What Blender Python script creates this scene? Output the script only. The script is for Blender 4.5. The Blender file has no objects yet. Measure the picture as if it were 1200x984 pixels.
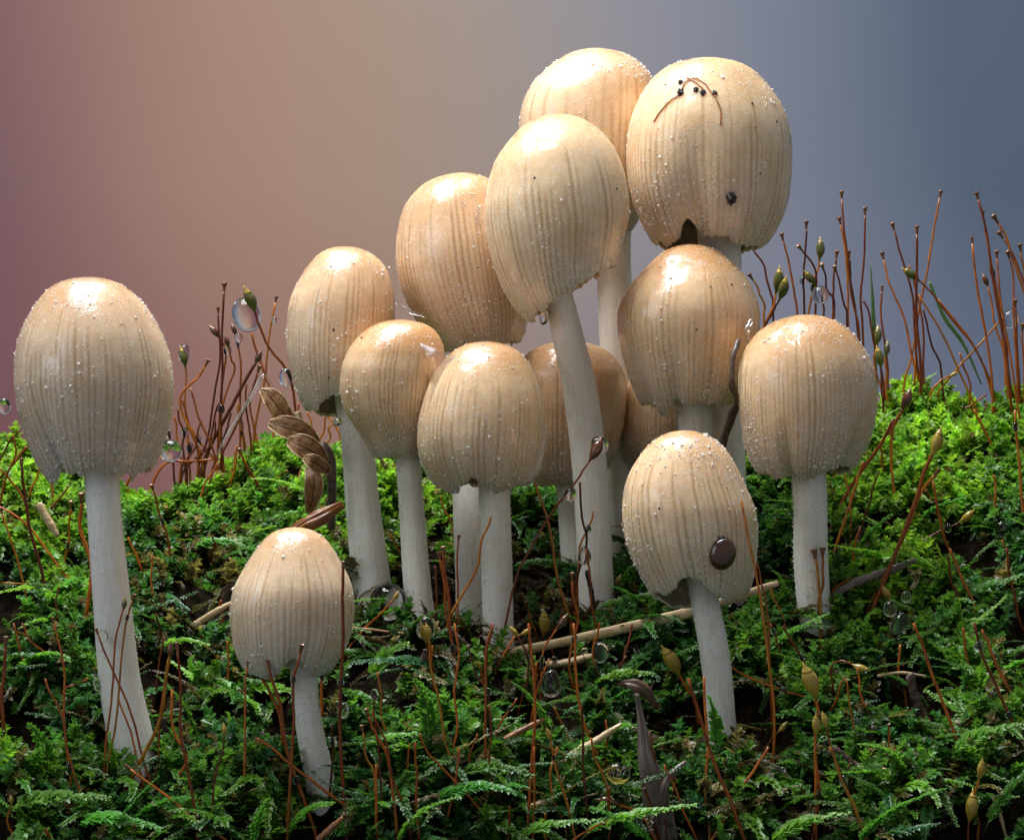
import bpy, math, random
import numpy as np
from mathutils import Vector, Matrix

# ------------------------------------------------------------------ camera, world, lamps, exposure
S = 8.0e-5          # metres per photograph pixel at the reference plane (96 mm across the frame)
D = 3600.0          # camera distance to the reference plane, in those units
sc = bpy.context.scene
C = sc.collection
cam_d = bpy.data.cameras.new('camera'); cam = bpy.data.objects.new('camera', cam_d); C.objects.link(cam)
cam.location = (0, -D*S, 0); cam.rotation_euler = (math.pi/2, 0, 0)
cam_d.sensor_width = 36; cam_d.lens = 36*D/1200; cam_d.clip_start = 0.005; cam_d.clip_end = 20
sc.camera = cam

w = bpy.data.worlds.new('World'); sc.world = w; w.use_nodes = True
bg = w.node_tree.nodes['Background']; bg.inputs[0].default_value = (0.84, 0.91, 1.0, 1); bg.inputs[1].default_value = 0.25

def area(name, loc, target, size, power, col, sy=None):
    l = bpy.data.lights.new(name, 'AREA'); l.energy = power; l.color = col; l.size = size
    if sy: l.shape = 'RECTANGLE'; l.size_y = sy
    o = bpy.data.objects.new(name, l); C.objects.link(o); o.location = loc
    o.rotation_euler = (Vector(target)-Vector(loc)).to_track_quat('-Z', 'Y').to_euler()
    return o
area('key_softbox', (-0.045, 0.012, 0.175), (0.0, 0.004, -0.005), 0.150, 0.82, (0.97, 0.985, 1.0), 0.110)
area('side_softbox', (-0.200, -0.110, 0.070), (-0.005, 0.005, -0.005), 0.120, 0.085, (0.84, 0.92, 1.0))
area('added_backdrop_fill', (0.0, 0.060, 0.300), (0, 0.215, 0.02), 0.20, 0.42, (1, 1, 1))  # fill light added to brighten the backdrop, no known lamp there

sc.view_settings.view_transform = 'Standard'; sc.view_settings.look = 'None'
sc.view_settings.exposure = 0.12; sc.view_settings.gamma = 1
sc.cycles.use_denoising = True
try: sc.cycles.denoiser = 'OPENIMAGEDENOISE'
except Exception: pass
sc.cycles.max_bounces = 10; sc.cycles.transmission_bounces = 8; sc.cycles.transparent_max_bounces = 6
sc.cycles.diffuse_bounces = 4; sc.cycles.glossy_bounces = 3
sc.cycles.caustics_reflective = False; sc.cycles.caustics_refractive = False
sc.cycles.sample_clamp_indirect = 4

rng = np.random.default_rng(7)
random.seed(7)

# ------------------------------------------------------------------ helpers
def P(px, py, Y=0.0):
    f = (D+Y)/D
    return np.array([(px-600)*f*S, Y*S, (492-py)*f*S])

def mk_mesh(name, v, faces, mat=None, smooth=True):
    me = bpy.data.meshes.new(name)
    v = np.asarray(v, dtype=np.float32)
    if isinstance(faces, np.ndarray):
        n, k = faces.shape
        me.vertices.add(len(v)); me.vertices.foreach_set('co', v.ravel())
        me.loops.add(n*k); me.loops.foreach_set('vertex_index', faces.astype(np.int32).ravel())
        me.polygons.add(n); me.polygons.foreach_set('loop_start', np.arange(0, n*k, k, dtype=np.int32))
        me.update(calc_edges=True)
    else:
        me.from_pydata([tuple(map(float, p)) for p in v], [], faces); me.update()
    me.polygons.foreach_set('use_smooth', np.full(len(me.polygons), smooth, dtype=bool))
    if mat: me.materials.append(mat)
    return me

def obj(name, me, parent=None, loc=None):
    o = bpy.data.objects.new(name, me); C.objects.link(o)
    if parent is not None: o.parent = parent
    if loc is not None: o.location = loc
    return o

def tag(o, label=None, cat=None, group=None, kind=None):
    if label: o['label'] = label
    if cat: o['category'] = cat
    if group: o['group'] = group
    if kind: o['kind'] = kind
    return o

def empty(name, loc, label, cat, group=None):
    o = obj(name, None, None, tuple(loc)); o.empty_display_size = 0.002
    return tag(o, label, cat, group)

def fattr(me, name, vals):
    a = me.attributes.new(name, 'FLOAT', 'POINT'); a.data.foreach_set('value', np.asarray(vals, np.float32))

def catmull(pts, n):
    pts = np.asarray(pts, float)
    if len(pts) == 2:
        t = np.linspace(0, 1, n)[:, None]; return pts[0]*(1-t)+pts[1]*t
    p = np.vstack([2*pts[0]-pts[1], pts, 2*pts[-1]-pts[-2]])
    u = np.linspace(0, len(pts)-1-1e-6, n); i = u.astype(int); t = (u-i)[:, None]
    p0, p1, p2, p3 = p[i], p[i+1], p[i+2], p[i+3]
    return 0.5*((2*p1)+(-p0+p2)*t+(2*p0-5*p1+4*p2-p3)*t**2+(-p0+3*p1-3*p2+p3)*t**3)

def frames(pts):
    tan = np.gradient(pts, axis=0); tan /= np.linalg.norm(tan, axis=1)[:, None]+1e-12
    ref = np.array([0, 1, 0.0]); 
    a = np.cross(tan, ref); a /= np.linalg.norm(a, axis=1)[:, None]+1e-9
    b = np.cross(a, tan)
    return tan, a, b

def tube(pts, rad, sides=8, flat=1.0):
    pts = np.asarray(pts, float); n = len(pts); rad = np.broadcast_to(np.asarray(rad, float), (n,))
    tan, a, b = frames(pts)
    th = np.linspace(0, 2*np.pi, sides, endpoint=False)
    v = pts[:, None]+rad[:, None, None]*(np.cos(th)[None, :, None]*a[:, None]+flat*np.sin(th)[None, :, None]*b[:, None])
    v = v.reshape(-1, 3)
    i = np.arange(n-1)[:, None]*sides; j = np.arange(sides)[None]; j2 = (j+1) % sides
    f = np.stack([i+j, i+j2, i+sides+j2, i+sides+j], -1).reshape(-1, 4)
    # end caps as fans of degenerate-free triangles are made by closing to a centre point
    v = np.vstack([v, pts[0], pts[-1]]); c0 = n*sides; c1 = c0+1
    jj = np.arange(sides); q0 = np.stack([np.full(sides, c0), (jj+1) % sides, jj, jj], -1)
    e = (n-1)*sides; q1 = np.stack([np.full(sides, c1), e+jj, e+(jj+1) % sides, e+(jj+1) % sides], -1)
    faces = [tuple(x) for x in f]+[tuple(x[:3]) for x in q0]+[tuple(x[:3]) for x in q1]
    return v, faces

def join(parts):
    V = []; F = []; o = 0
    for v, f in parts:
        V.append(v); F += [tuple(int(i)+o for i in q) for q in f]; o += len(v)
    return np.vstack(V), F

def lathe(profile, axis_from, axis_to, sides=14):
    """profile: list of (t along axis, radius)"""
    a0 = np.asarray(axis_from, float); a1 = np.asarray(axis_to, float)
    pts = np.array([a0+(a1-a0)*t for t, r in profile]); tan = (a1-a0)/np.linalg.norm(a1-a0)
    ref = np.array([0, 1.0, 0]) if abs(tan[1]) < .9 else np.array([1.0, 0, 0])
    a = np.cross(tan, ref); a /= np.linalg.norm(a); b = np.cross(a, tan)
    th = np.linspace(0, 2*np.pi, sides, endpoint=False)
    r = np.array([q[1] for q in profile])
    v = (pts[:, None]+r[:, None, None]*(np.cos(th)[None, :, None]*a+np.sin(th)[None, :, None]*b)).reshape(-1, 3)
    n = len(profile); F = []
    for i in range(n-1):
        for j in range(sides):
            k = (j+1) % sides; F.append((i*sides+j, i*sides+k, (i+1)*sides+k, (i+1)*sides+j))
    F.append(tuple(range(sides))[::-1]); F.append(tuple((n-1)*sides+j for j in range(sides)))
    return v, F

def ellipsoid(c, r, M=None, nu=16, nv=10, pear=0.0):
    u = np.linspace(0, 2*np.pi, nu, endpoint=False); vv = np.linspace(0, np.pi, nv+2)[1:-1]
    L = []
    for p in vv:
        z = math.cos(p); q = math.sin(p)*(1-pear*z)
        for a in u: L.append((q*math.cos(a), q*math.sin(a), z))
    L += [(0, 0, 1), (0, 0, -1)]
    L = np.array(L)*np.asarray(r, float)
    if M is not None: L = L@np.asarray(M).T
    F = []
    for i in range(nv-1):
        for j in range(nu):
            k = (j+1) % nu; F.append((i*nu+j, (i+1)*nu+j, (i+1)*nu+k, i*nu+k))
    t = nv*nu
    for j in range(nu):
        k = (j+1) % nu; F.append((t, j, k)); F.append((t+1, (nv-1)*nu+k, (nv-1)*nu+j))
    return L+np.asarray(c), F

_nk = rng.normal(size=(6, 24, 2)); _np = rng.uniform(0, 6.28, (6, 24))
def noise2(x, y, scale, k=0):
    x = np.asarray(x, float)/scale; y = np.asarray(y, float)/scale
    r = 0
    for i in range(24): r = r+np.sin(2.2*(_nk[k, i, 0]*x+_nk[k, i, 1]*y)+_np[k, i])
    return r/math.sqrt(12)

def sstep(a, b, x):
    t = np.clip((np.asarray(x, float)-a)/(b-a), 0, 1); return t*t*(3-2*t)

# ------------------------------------------------------------------ materials
class NT:
    def __init__(s, name):
        s.m = bpy.data.materials.new(name); s.m.use_nodes = True; s.t = s.m.node_tree
        s.t.nodes.clear(); s.out = s.n('ShaderNodeOutputMaterial')
    def n(s, typ, **kw):
        x = s.t.nodes.new(typ)
        for k, v in kw.items():
            if k.startswith('_'): setattr(x, k[1:], v)
        return x
    def l(s, a, b): s.t.links.new(a, b)
    def noise(s, scale, detail=3, coord=None, rough=.55):
        x = s.n('ShaderNodeTexNoise'); x.inputs['Scale'].default_value = scale
        x.inputs['Detail'].default_value = detail; x.inputs['Roughness'].default_value = rough
        s.l(coord if coord is not None else s.co(), x.inputs['Vector']); return x.outputs['Fac']
    def co(s):
        if not hasattr(s, '_c'): s._c = s.n('ShaderNodeTexCoord')
        return s._c.outputs['Object']
    def ramp(s, fac, stops, interp='LINEAR'):
        r = s.n('ShaderNodeValToRGB'); s.l(fac, r.inputs[0]); e = r.color_ramp; e.interpolation = interp
        while len(e.elements) < len(stops): e.elements.new(0.5)
        for el, (p, c) in zip(e.elements, stops):
            el.position = p; el.color = (*c, 1) if len(c) == 3 else c
        return r.outputs[0]
    def mix(s, fac, a, b, mode='MIX'):
        m = s.n('ShaderNodeMix'); m.data_type = 'RGBA'; m.blend_type = mode
        for v, i in ((fac, 0), (a, 6), (b, 7)):
            if hasattr(v, 'links') or hasattr(v, 'is_linked'): s.l(v, m.inputs[i])
            elif isinstance(v, (int, float)): m.inputs[i].default_value = v
            else: m.inputs[i].default_value = (*v, 1)
        return m.outputs[2]
    def math(s, op, a, b=0.0, clamp=False):
        m = s.n('ShaderNodeMath'); m.operation = op; m.use_clamp = clamp
        for v, i in ((a, 0), (b, 1)):
            if isinstance(v, (int, float)): m.inputs[i].default_value = v
            else: s.l(v, m.inputs[i])
        return m.outputs[0]
    def attr(s, name, out='Fac'):
        a = s.n('ShaderNodeAttribute'); a.attribute_name = name; return a.outputs[out]
    def bump(s, h, strength, dist, normal=None):
        b = s.n('ShaderNodeBump'); b.inputs['Strength'].default_value = strength; b.inputs['Distance'].default_value = dist
        s.l(h, b.inputs['Height'])
        if normal is not None: s.l(normal, b.inputs['Normal'])
        return b.outputs[0]
    def bsdf(s, **kw):
        b = s.n('ShaderNodeBsdfPrincipled'); s.l(b.outputs[0], s.out.inputs[0])
        for k, v in kw.items():
            k = k.replace('_', ' ')
            if isinstance(v, (int, float)): b.inputs[k].default_value = v
            elif isinstance(v, tuple): b.inputs[k].default_value = (*v, 1) if len(v) == 3 and k not in ('Subsurface Radius',) else v
            else: s.l(v, b.inputs[k])
        s.b = b; return b

MM = 1e-3
def m_cap():
    n = NT('cap_skin')
    t = n.attr('along'); g = n.attr('groove')
    base = n.ramp(t, [(0, (.48, .275, .13)), (.10, (.62, .41, .225)), (.28, (.76, .57, .37)), (.6, (.75, .59, .415)), (.86, (.60, .52, .435)), (1, (.49, .45, .41))])
    gcol = n.ramp(t, [(0, (.48, .28, .13)), (.3, (.50, .33, .17)), (.7, (.45, .335, .21)), (1, (.29, .25, .205))])
    c = n.mix(n.math('MULTIPLY', g, .80, True), base, gcol)
    blot = n.noise(300, 5)
    c = n.mix(n.math('MULTIPLY', n.ramp(blot, [(.45, (0, 0, 0)), (.70, (1, 1, 1))]), .38), c, (.58, .36, .17))
    st = n.noise(1100, 4)
    c = n.mix(n.math('MULTIPLY', n.ramp(st, [(.40, (1, 1, 1)), (.58, (0, 0, 0))]), .16), c, (.40, .27, .15))
    oi = n.n('ShaderNodeObjectInfo'); c = n.mix(1.0, c, oi.outputs['Color'], 'MULTIPLY')
    crown = n.math('MULTIPLY', n.math('ADD', n.ramp(t, [(0, (1,)*3), (.10, (.8,)*3), (.30, (0,)*3)]), n.math('MULTIPLY', n.ramp(n.noise(170, 3), [(.5, (0,)*3), (.68, (1,)*3)]), .35)), oi.outputs['Alpha'], True)
    c = n.mix(crown, c, (.47, .235, .085))
    fine = n.noise(5200, 3); mid = n.noise(1500, 4)
    # flecks of the white veil, thicker towards the hem
    vo = n.n('ShaderNodeTexVoronoi'); vo.inputs['Scale'].default_value = 6500; n.l(n.co(), vo.inputs['Vector'])
    sc_ = n.n('ShaderNodeSeparateColor'); n.l(vo.outputs['Color'], sc_.inputs[0])
    dens = n.math('ADD', n.ramp(t, [(0, (.30,)*3), (.25, (.14,)*3), (.6, (.26,)*3), (1, (.62,)*3)]), n.math('MULTIPLY', n.math('SUBTRACT', n.noise(330, 3), .5), .7))
    pick = n.math('LESS_THAN', sc_.outputs[0], dens)
    dot = n.ramp(vo.outputs['Distance'], [(.22, (1, 1, 1)), (.42, (0, 0, 0))])
    fleck = n.math('MULTIPLY', pick, dot)
    c = n.mix(n.math('MULTIPLY', fleck, .80), c, (.93, .91, .87))
    wetm = n.ramp(n.noise(260, 7, rough=.72), [(.47, (0, 0, 0)), (.51, (1, 1, 1))])
    nb = n.bump(fine, .25, .05*MM); nb = n.bump(mid, .18, .10*MM, nb); nb = n.bump(fleck, .7, .06*MM, nb)
    nc = n.bump(n.noise(1000, 5, rough=.6), .45, .22*MM)
    rough = n.ramp(n.noise(900, 3), [(.35, (.36,)*3), (.7, (.60,)*3)])
    n.bsdf(Base_Color=c, Roughness=rough, Specular_IOR_Level=.32, Normal=nb, Subsurface_Weight=.7, Subsurface_Scale=1.6*MM, Coat_Roughness=.035, Coat_IOR=1.65,
           Coat_Weight=n.math('MULTIPLY', wetm, 1.0), Coat_Normal=nc)
    n.b.inputs['Subsurface Radius'].default_value = (1.0, .55, .28)
    return n.m

def m_stem():
    n = NT('stem_flesh')
    st = n.n('ShaderNodeMapping'); st.inputs['Scale'].default_value = (1, 1, .07); n.l(n.co(), st.inputs[0])
    fib = n.noise(5200, 4, st.outputs[0]); fine = n.noise(6000, 2)
    c = n.ramp(fib, [(.3, (.72, .685, .62)), (.7, (.85, .83, .79))])
    c = n.mix(n.math('MULTIPLY', n.ramp(n.noise(420, 3), [(.5, (0, 0, 0)), (.75, (1, 1, 1))]), .3), c, (.62, .54, .42))
    c = n.mix(n.math('MULTIPLY', n.ramp(fine, [(.52, (0, 0, 0)), (.66, (1, 1, 1))]), .5), c, (.95, .94, .92))
    foot = n.math('MULTIPLY', n.ramp(n.attr('along'), [(.70, (0,)*3), (.95, (1,)*3)]), n.ramp(n.noise(700, 5), [(.36, (.1,)*3), (.62, (1,)*3)]))
    c = n.mix(n.math('MULTIPLY', foot, .75), c, (.30, .21, .115))
    nb = n.bump(fib, .25, .08*MM); nb = n.bump(fine, .4, .05*MM, nb)
    n.bsdf(Base_Color=c, Roughness=.42, Normal=nb, Subsurface_Weight=.75, Subsurface_Scale=1.6*MM)
    n.b.inputs['Subsurface Radius'].default_value = (1, .8, .6)
    return n.m

def m_gill():
    n = NT('gill_flesh')
    c = n.ramp(n.noise(1500, 3), [(.3, (.20, .145, .095)), (.7, (.38, .30, .215))])
    n.bsdf(Base_Color=c, Roughness=.6, Subsurface_Weight=.2, Subsurface_Scale=.6*MM); return n.m

def m_gran():
    n = NT('veil_granule')
    b = n.bsdf(Base_Color=(.95, .93, .89), Roughness=.10, Specular_IOR_Level=.7)
    t = n.n('ShaderNodeBsdfTranslucent'); t.inputs[0].default_value = (.95, .92, .86, 1); m = n.n('ShaderNodeMixShader'); m.inputs[0].default_value = .45
    n.l(b.outputs[0], m.inputs[1]); n.l(t.outputs[0], m.inputs[2]); n.l(m.outputs[0], n.out.inputs[0]); return n.m

def m_water():
    n = NT('water')
    n.bsdf(Base_Color=(1, 1, 1), Roughness=0.0, Transmission_Weight=1.0, IOR=1.333); return n.m

def m_film():
    n = NT('water_film')
    nb = n.bump(n.noise(500, 2), .2, .3*MM)
    gl = n.n('ShaderNodeBsdfGlossy'); gl.inputs['Roughness'].default_value = .06; n.l(nb, gl.inputs['Normal'])
    tp = n.n('ShaderNodeBsdfTransparent'); tp.inputs[0].default_value = (1, 1, 1, 1)
    m = n.n('ShaderNodeMixShader'); m.inputs[0].default_value = .20
    n.l(tp.outputs[0], m.inputs[1]); n.l(gl.outputs[0], m.inputs[2]); n.l(m.outputs[0], n.out.inputs[0])
    return n.m

def m_moss():
    n = NT('moss_leaf')
    c = n.attr('tint', 'Color')
    c = n.mix(n.math('MULTIPLY', n.ramp(n.noise(2600, 3), [(.35, (0, 0, 0)), (.7, (1, 1, 1))]), .35), c, n.mix(1.0, c, (1.55, 1.30, .9), 'MULTIPLY'))
    b = n.bsdf(Base_Color=c, Roughness=.38, Specular_IOR_Level=.40, Coat_Weight=.08, Coat_Roughness=.15)
    tr = n.n('ShaderNodeBsdfTranslucent'); n.l(n.mix(1.0, c, (1.35, 1.45, .7), 'MULTIPLY'), tr.inputs[0])
    m = n.n('ShaderNodeMixShader'); m.inputs[0].default_value = .42
    n.l(b.outputs[0], m.inputs[1]); n.l(tr.outputs[0], m.inputs[2]); n.l(m.outputs[0], n.out.inputs[0])
    return n.m

def m_soil():
    n = NT('humus')
    c = n.ramp(n.noise(900, 6), [(.3, (.005, .004, .003)), (.55, (.014, .010, .007)), (.75, (.04, .03, .018))])
    nb = n.bump(n.noise(1400, 6), .9, .6*MM)
    n.bsdf(Base_Color=c, Roughness=.95, Specular_IOR_Level=.0, Normal=nb); return n.m

def m_simple(name, stops, scale, rough=.4, stretch=None, bump=.3, coat=0.0, sss=0.0, rand=None, tr=0.0):
    n = NT(name)
    co = None
    if stretch:
        mp = n.n('ShaderNodeMapping'); mp.inputs['Scale'].default_value = stretch; n.l(n.co(), mp.inputs[0]); co = mp.outputs[0]
    f = n.noise(scale, 4, co)
    c = n.ramp(f, stops)
    if rand:
        oi = n.n('ShaderNodeObjectInfo'); c = n.mix(1.0, c, n.ramp(oi.outputs['Random'], rand), 'MULTIPLY')
    nb = n.bump(f, bump, .12*MM)
    b = n.bsdf(Base_Color=c, Roughness=rough, Normal=nb, Coat_Weight=coat, Coat_Roughness=.08, Subsurface_Weight=sss, Subsurface_Scale=.4*MM)
    if tr:
        t = n.n('ShaderNodeBsdfTranslucent'); n.l(c, t.inputs[0]); m = n.n('ShaderNodeMixShader'); m.inputs[0].default_value = tr
        n.l(b.outputs[0], m.inputs[1]); n.l(t.outputs[0], m.inputs[2]); n.l(m.outputs[0], n.out.inputs[0])
    return n.m

M = dict(cap=m_cap(), stem=m_stem(), gill=m_gill(), gran=m_gran(), water=m_water(), film=m_film(), moss=m_moss(), soil=m_soil())
M['stalk'] = m_simple('moss_stalk', [(.3, (.40, .115, .016)), (.7, (.72, .28, .036))], 700, .28, None, .2, .5,
                      rand=[(0, (.22, .12, .14)), (.25, (.50, .30, .3)), (.5, (.85, .70, .6)), (.75, (1.1, 1.0, .8)), (1, (.85, 1.15, .7))], tr=.45)
M['green_capsule'] = m_simple('green_capsule', [(.3, (.050, .062, .012)), (.7, (.135, .130, .022))], 600, .22, None, .2, .7)
M['yellow_capsule'] = m_simple('yellow_capsule', [(.3, (.33, .21, .025)), (.7, (.58, .42, .07))], 600, .22, None, .2, .7, tr=.25)
M['brown_capsule'] = m_simple('brown_capsule', [(.3, (.05, .013, .007)), (.7, (.15, .045, .016))], 600, .2, None, .2, .8)
M['cup'] = m_simple('cup_tip', [(.3, (.10, .030, .012)), (.7, (.26, .095, .03))], 700, .3, None, .2, .5)
M['straw'] = m_simple('dry_straw', [(.3, (.40, .27, .13)), (.7, (.62, .47, .27))], 3200, .5, (.07, 1, 1), .7)
M['brown_stick'] = m_simple('brown_stick', [(.3, (.16, .055, .018)), (.7, (.36, .15, .05))], 1100, .4, None, .3, .3)
M['bark'] = m_simple('dark_bark', [(.3, (.022, .011, .009)), (.7, (.13, .075, .055))], 1400, .5, (1, 1, 1), .8, .2)
M['grey_leaf'] = m_simple('withered_leaf', [(.3, (.10, .072, .058)), (.7, (.24, .185, .15))], 900, .5, (1, 1, .3), .6, .2)
M['seed_wing'] = m_simple('seed_wing', [(.3, (.25, .11, .045)), (.6, (.50, .29, .14)), (.8, (.66, .44, .24))], 1700, .42, None, .5, .1, tr=.45)
M['brown_leaf'] = m_simple('brown_leaf', [(.3, (.18, .055, .012)), (.7, (.46, .18, .04))], 800, .35, None, .5, .4, tr=.3)
M['bead'] = m_simple('glossy_seed', [(.35, (.026, .008, .003)), (.65, (.07, .022, .007))], 900, .20, None, .1, .5)
M['crumb'] = m_simple('soil_crumb', [(.35, (.008, .006, .005)), (.65, (.035, .022, .016))], 2500, .55, None, .6, .0)
M['dark_leaf'] = m_simple('dark_leaf', [(.3, (.03, .014, .008)), (.7, (.11, .055, .03))], 900, .45, None, .6, .2)
M['hair'] = m_simple('rust_fibre', [(.3, (.22, .07, .02)), (.7, (.42, .17, .06))], 900, .4, None, .2)
M['grass'] = m_simple('grass_blade', [(.3, (.08, .20, .04)), (.7, (.17, .33, .10))], 900, .3, None, .2, .4, tr=.4)

# ------------------------------------------------------------------ terrain: a mossy bank rising away from the camera
CX = [-200, 0, 100, 200, 300, 350, 420, 500, 600, 700, 800, 860, 950, 1050, 1120, 1200, 1400]
CY = [500, 520, 550, 560, 546, 530, 522, 522, 526, 528, 532, 535, 505, 470, 462, 448, 440]
YF, YB = -400.0, 450.0
def ground_py(px, Y):
    crest = np.interp(px, CX, CY)+22
    u = (np.asarray(Y, float)-YF)/(YB-YF)
    up = np.clip(u, 0, 1)**.72
    py = 1040+(crest-1040)*up
    py = py+np.where(u < 0, -u*700, 0)                                  # falls away below the frame
    py = py+np.where(u > 1, 900*(u-1)**1.5, 0)                          # rounds over behind the crest
    b = noise2(px, Y*1.3, 95, 0)*22+noise2(px, Y*1.3, 40, 1)*9
    hollow = np.exp(-((px-575)/150)**2-((Y-150)/105)**2)
    for fx, fy, w_ in ((160, -270, 60), (378, -325, 55), (848, -225, 60), (960, -60, 60), (584, -40, 60)): py = py+15*np.exp(-((px-fx)/w_)**2-((Y-fy)/60)**2)
    py = py-b*(1-.7*hollow)+34*hollow
    return py
def ground_Y(px, py):
    ys = np.linspace(YF-120, YB, 300); g = ground_py(np.full(300, float(px)), ys)
    k = np.where(g <= py)[0]
    return float(ys[k[0]]) if len(k) else YB
def ground_pt(px, Y):
    return P(px, float(ground_py(np.array(float(px)), np.array(float(Y)))), Y)

gx = np.arange(-1500, 1501, 12.0); gy = np.concatenate([np.arange(-760, 700, 11.0), np.arange(700, 1300, 40.0)])
GX, GY = np.meshgrid(gx, gy); f = (D+GY)/D
GP = ground_py(600+GX/f, GY); V = np.stack([GX*S, GY*S, (492-GP)*f*S], -1).reshape(-1, 3)
nx = len(gx); i = (np.arange(len(gy)-1)[:, None]*nx+np.arange(nx-1)[None]).ravel()
ground = obj('ground', mk_mesh('ground', V, np.stack([i, i+1, i+nx+1, i+nx], -1), M['soil'])); ground['kind'] = 'structure'

# backdrop: a painted studio sheet far behind (mauve, tan, grey and slate blotches)
n = NT('backdrop_paint')
sep = n.n('ShaderNodeSeparateXYZ'); n.l(n.co(), sep.inputs[0])
wob = n.noise(7, 2); 
xx = n.math('ADD', n.math('MULTIPLY', sep.outputs[0], 1/.1655), n.math('MULTIPLY', n.math('SUBTRACT', wob, .5), .22))
zz = n.math('MULTIPLY', sep.outputs[2], 1/.1357)
fx = n.math('ADD', n.math('ADD', xx, n.math('MULTIPLY', zz, .10)), .5)
c = n.ramp(fx, [(0.0, (.165, .082, .105)), (.20, (.330, .190, .145)), (.40, (.345, .235, .170)), (.60, (.285, .250, .235)), (.78, (.215, .228, .290)), (1.0, (.070, .105, .150))], 'B_SPLINE')
low = n.ramp(zz, [(0.0, (1, 1, 1)), (.28, (0, 0, 0))]) 
c = n.mix(n.math('MULTIPLY', low, .45), c, n.ramp(fx, [(.1, (.22, .085, .09)), (.5, (.31, .165, .13)), (.75, (.22, .21, .29)), (1, (.19, .21, .32))]))
n.bsdf(Base_Color=c, Roughness=.9, Specular_IOR_Level=.1)
bd = []
for k, (yy, z) in enumerate([(2700, 1900), (2700, -1500), (2690, -1650), (2640, -1760), (2540, -1800), (1200, -1800)]):
    bd += [(-3200*S, yy*S, z*S), (3200*S, yy*S, z*S)]
bo = obj('backdrop', mk_mesh('backdrop', bd, [(2*k, 2*k+1, 2*k+3, 2*k+2) for k in range(5)], n.m)); bo['kind'] = 'structure'

# ------------------------------------------------------------------ mushrooms
def zp(x0, y0, f, pts): return [(x0+x/f, y0+y/f) for x, y in pts]

OCT = np.array([(1, 0, 0), (-1, 0, 0), (0, 1, 0), (0, -1, 0), (0, 0, 1), (0, 0, -1)], float)
OCTF = np.array([(0, 2, 4), (2, 1, 4), (1, 3, 4), (3, 0, 4), (2, 0, 5), (1, 2, 5), (3, 1, 5), (0, 3, 5)])
def granule_mesh(name, pos, size):
    n = len(pos)
    q = rng.normal(size=(n, 3, 3)); q, _ = np.linalg.qr(q)
    v = (OCT[None]*rng.uniform(.6, 1.25, (n, 6, 1)))@q*size[:, None, None]+pos[:, None]
    f = (OCTF[None]+6*np.arange(n)[:, None, None]).reshape(-1, 3)
    return mk_mesh(name, v.reshape(-1, 3), f, M['gran'], True)

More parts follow.
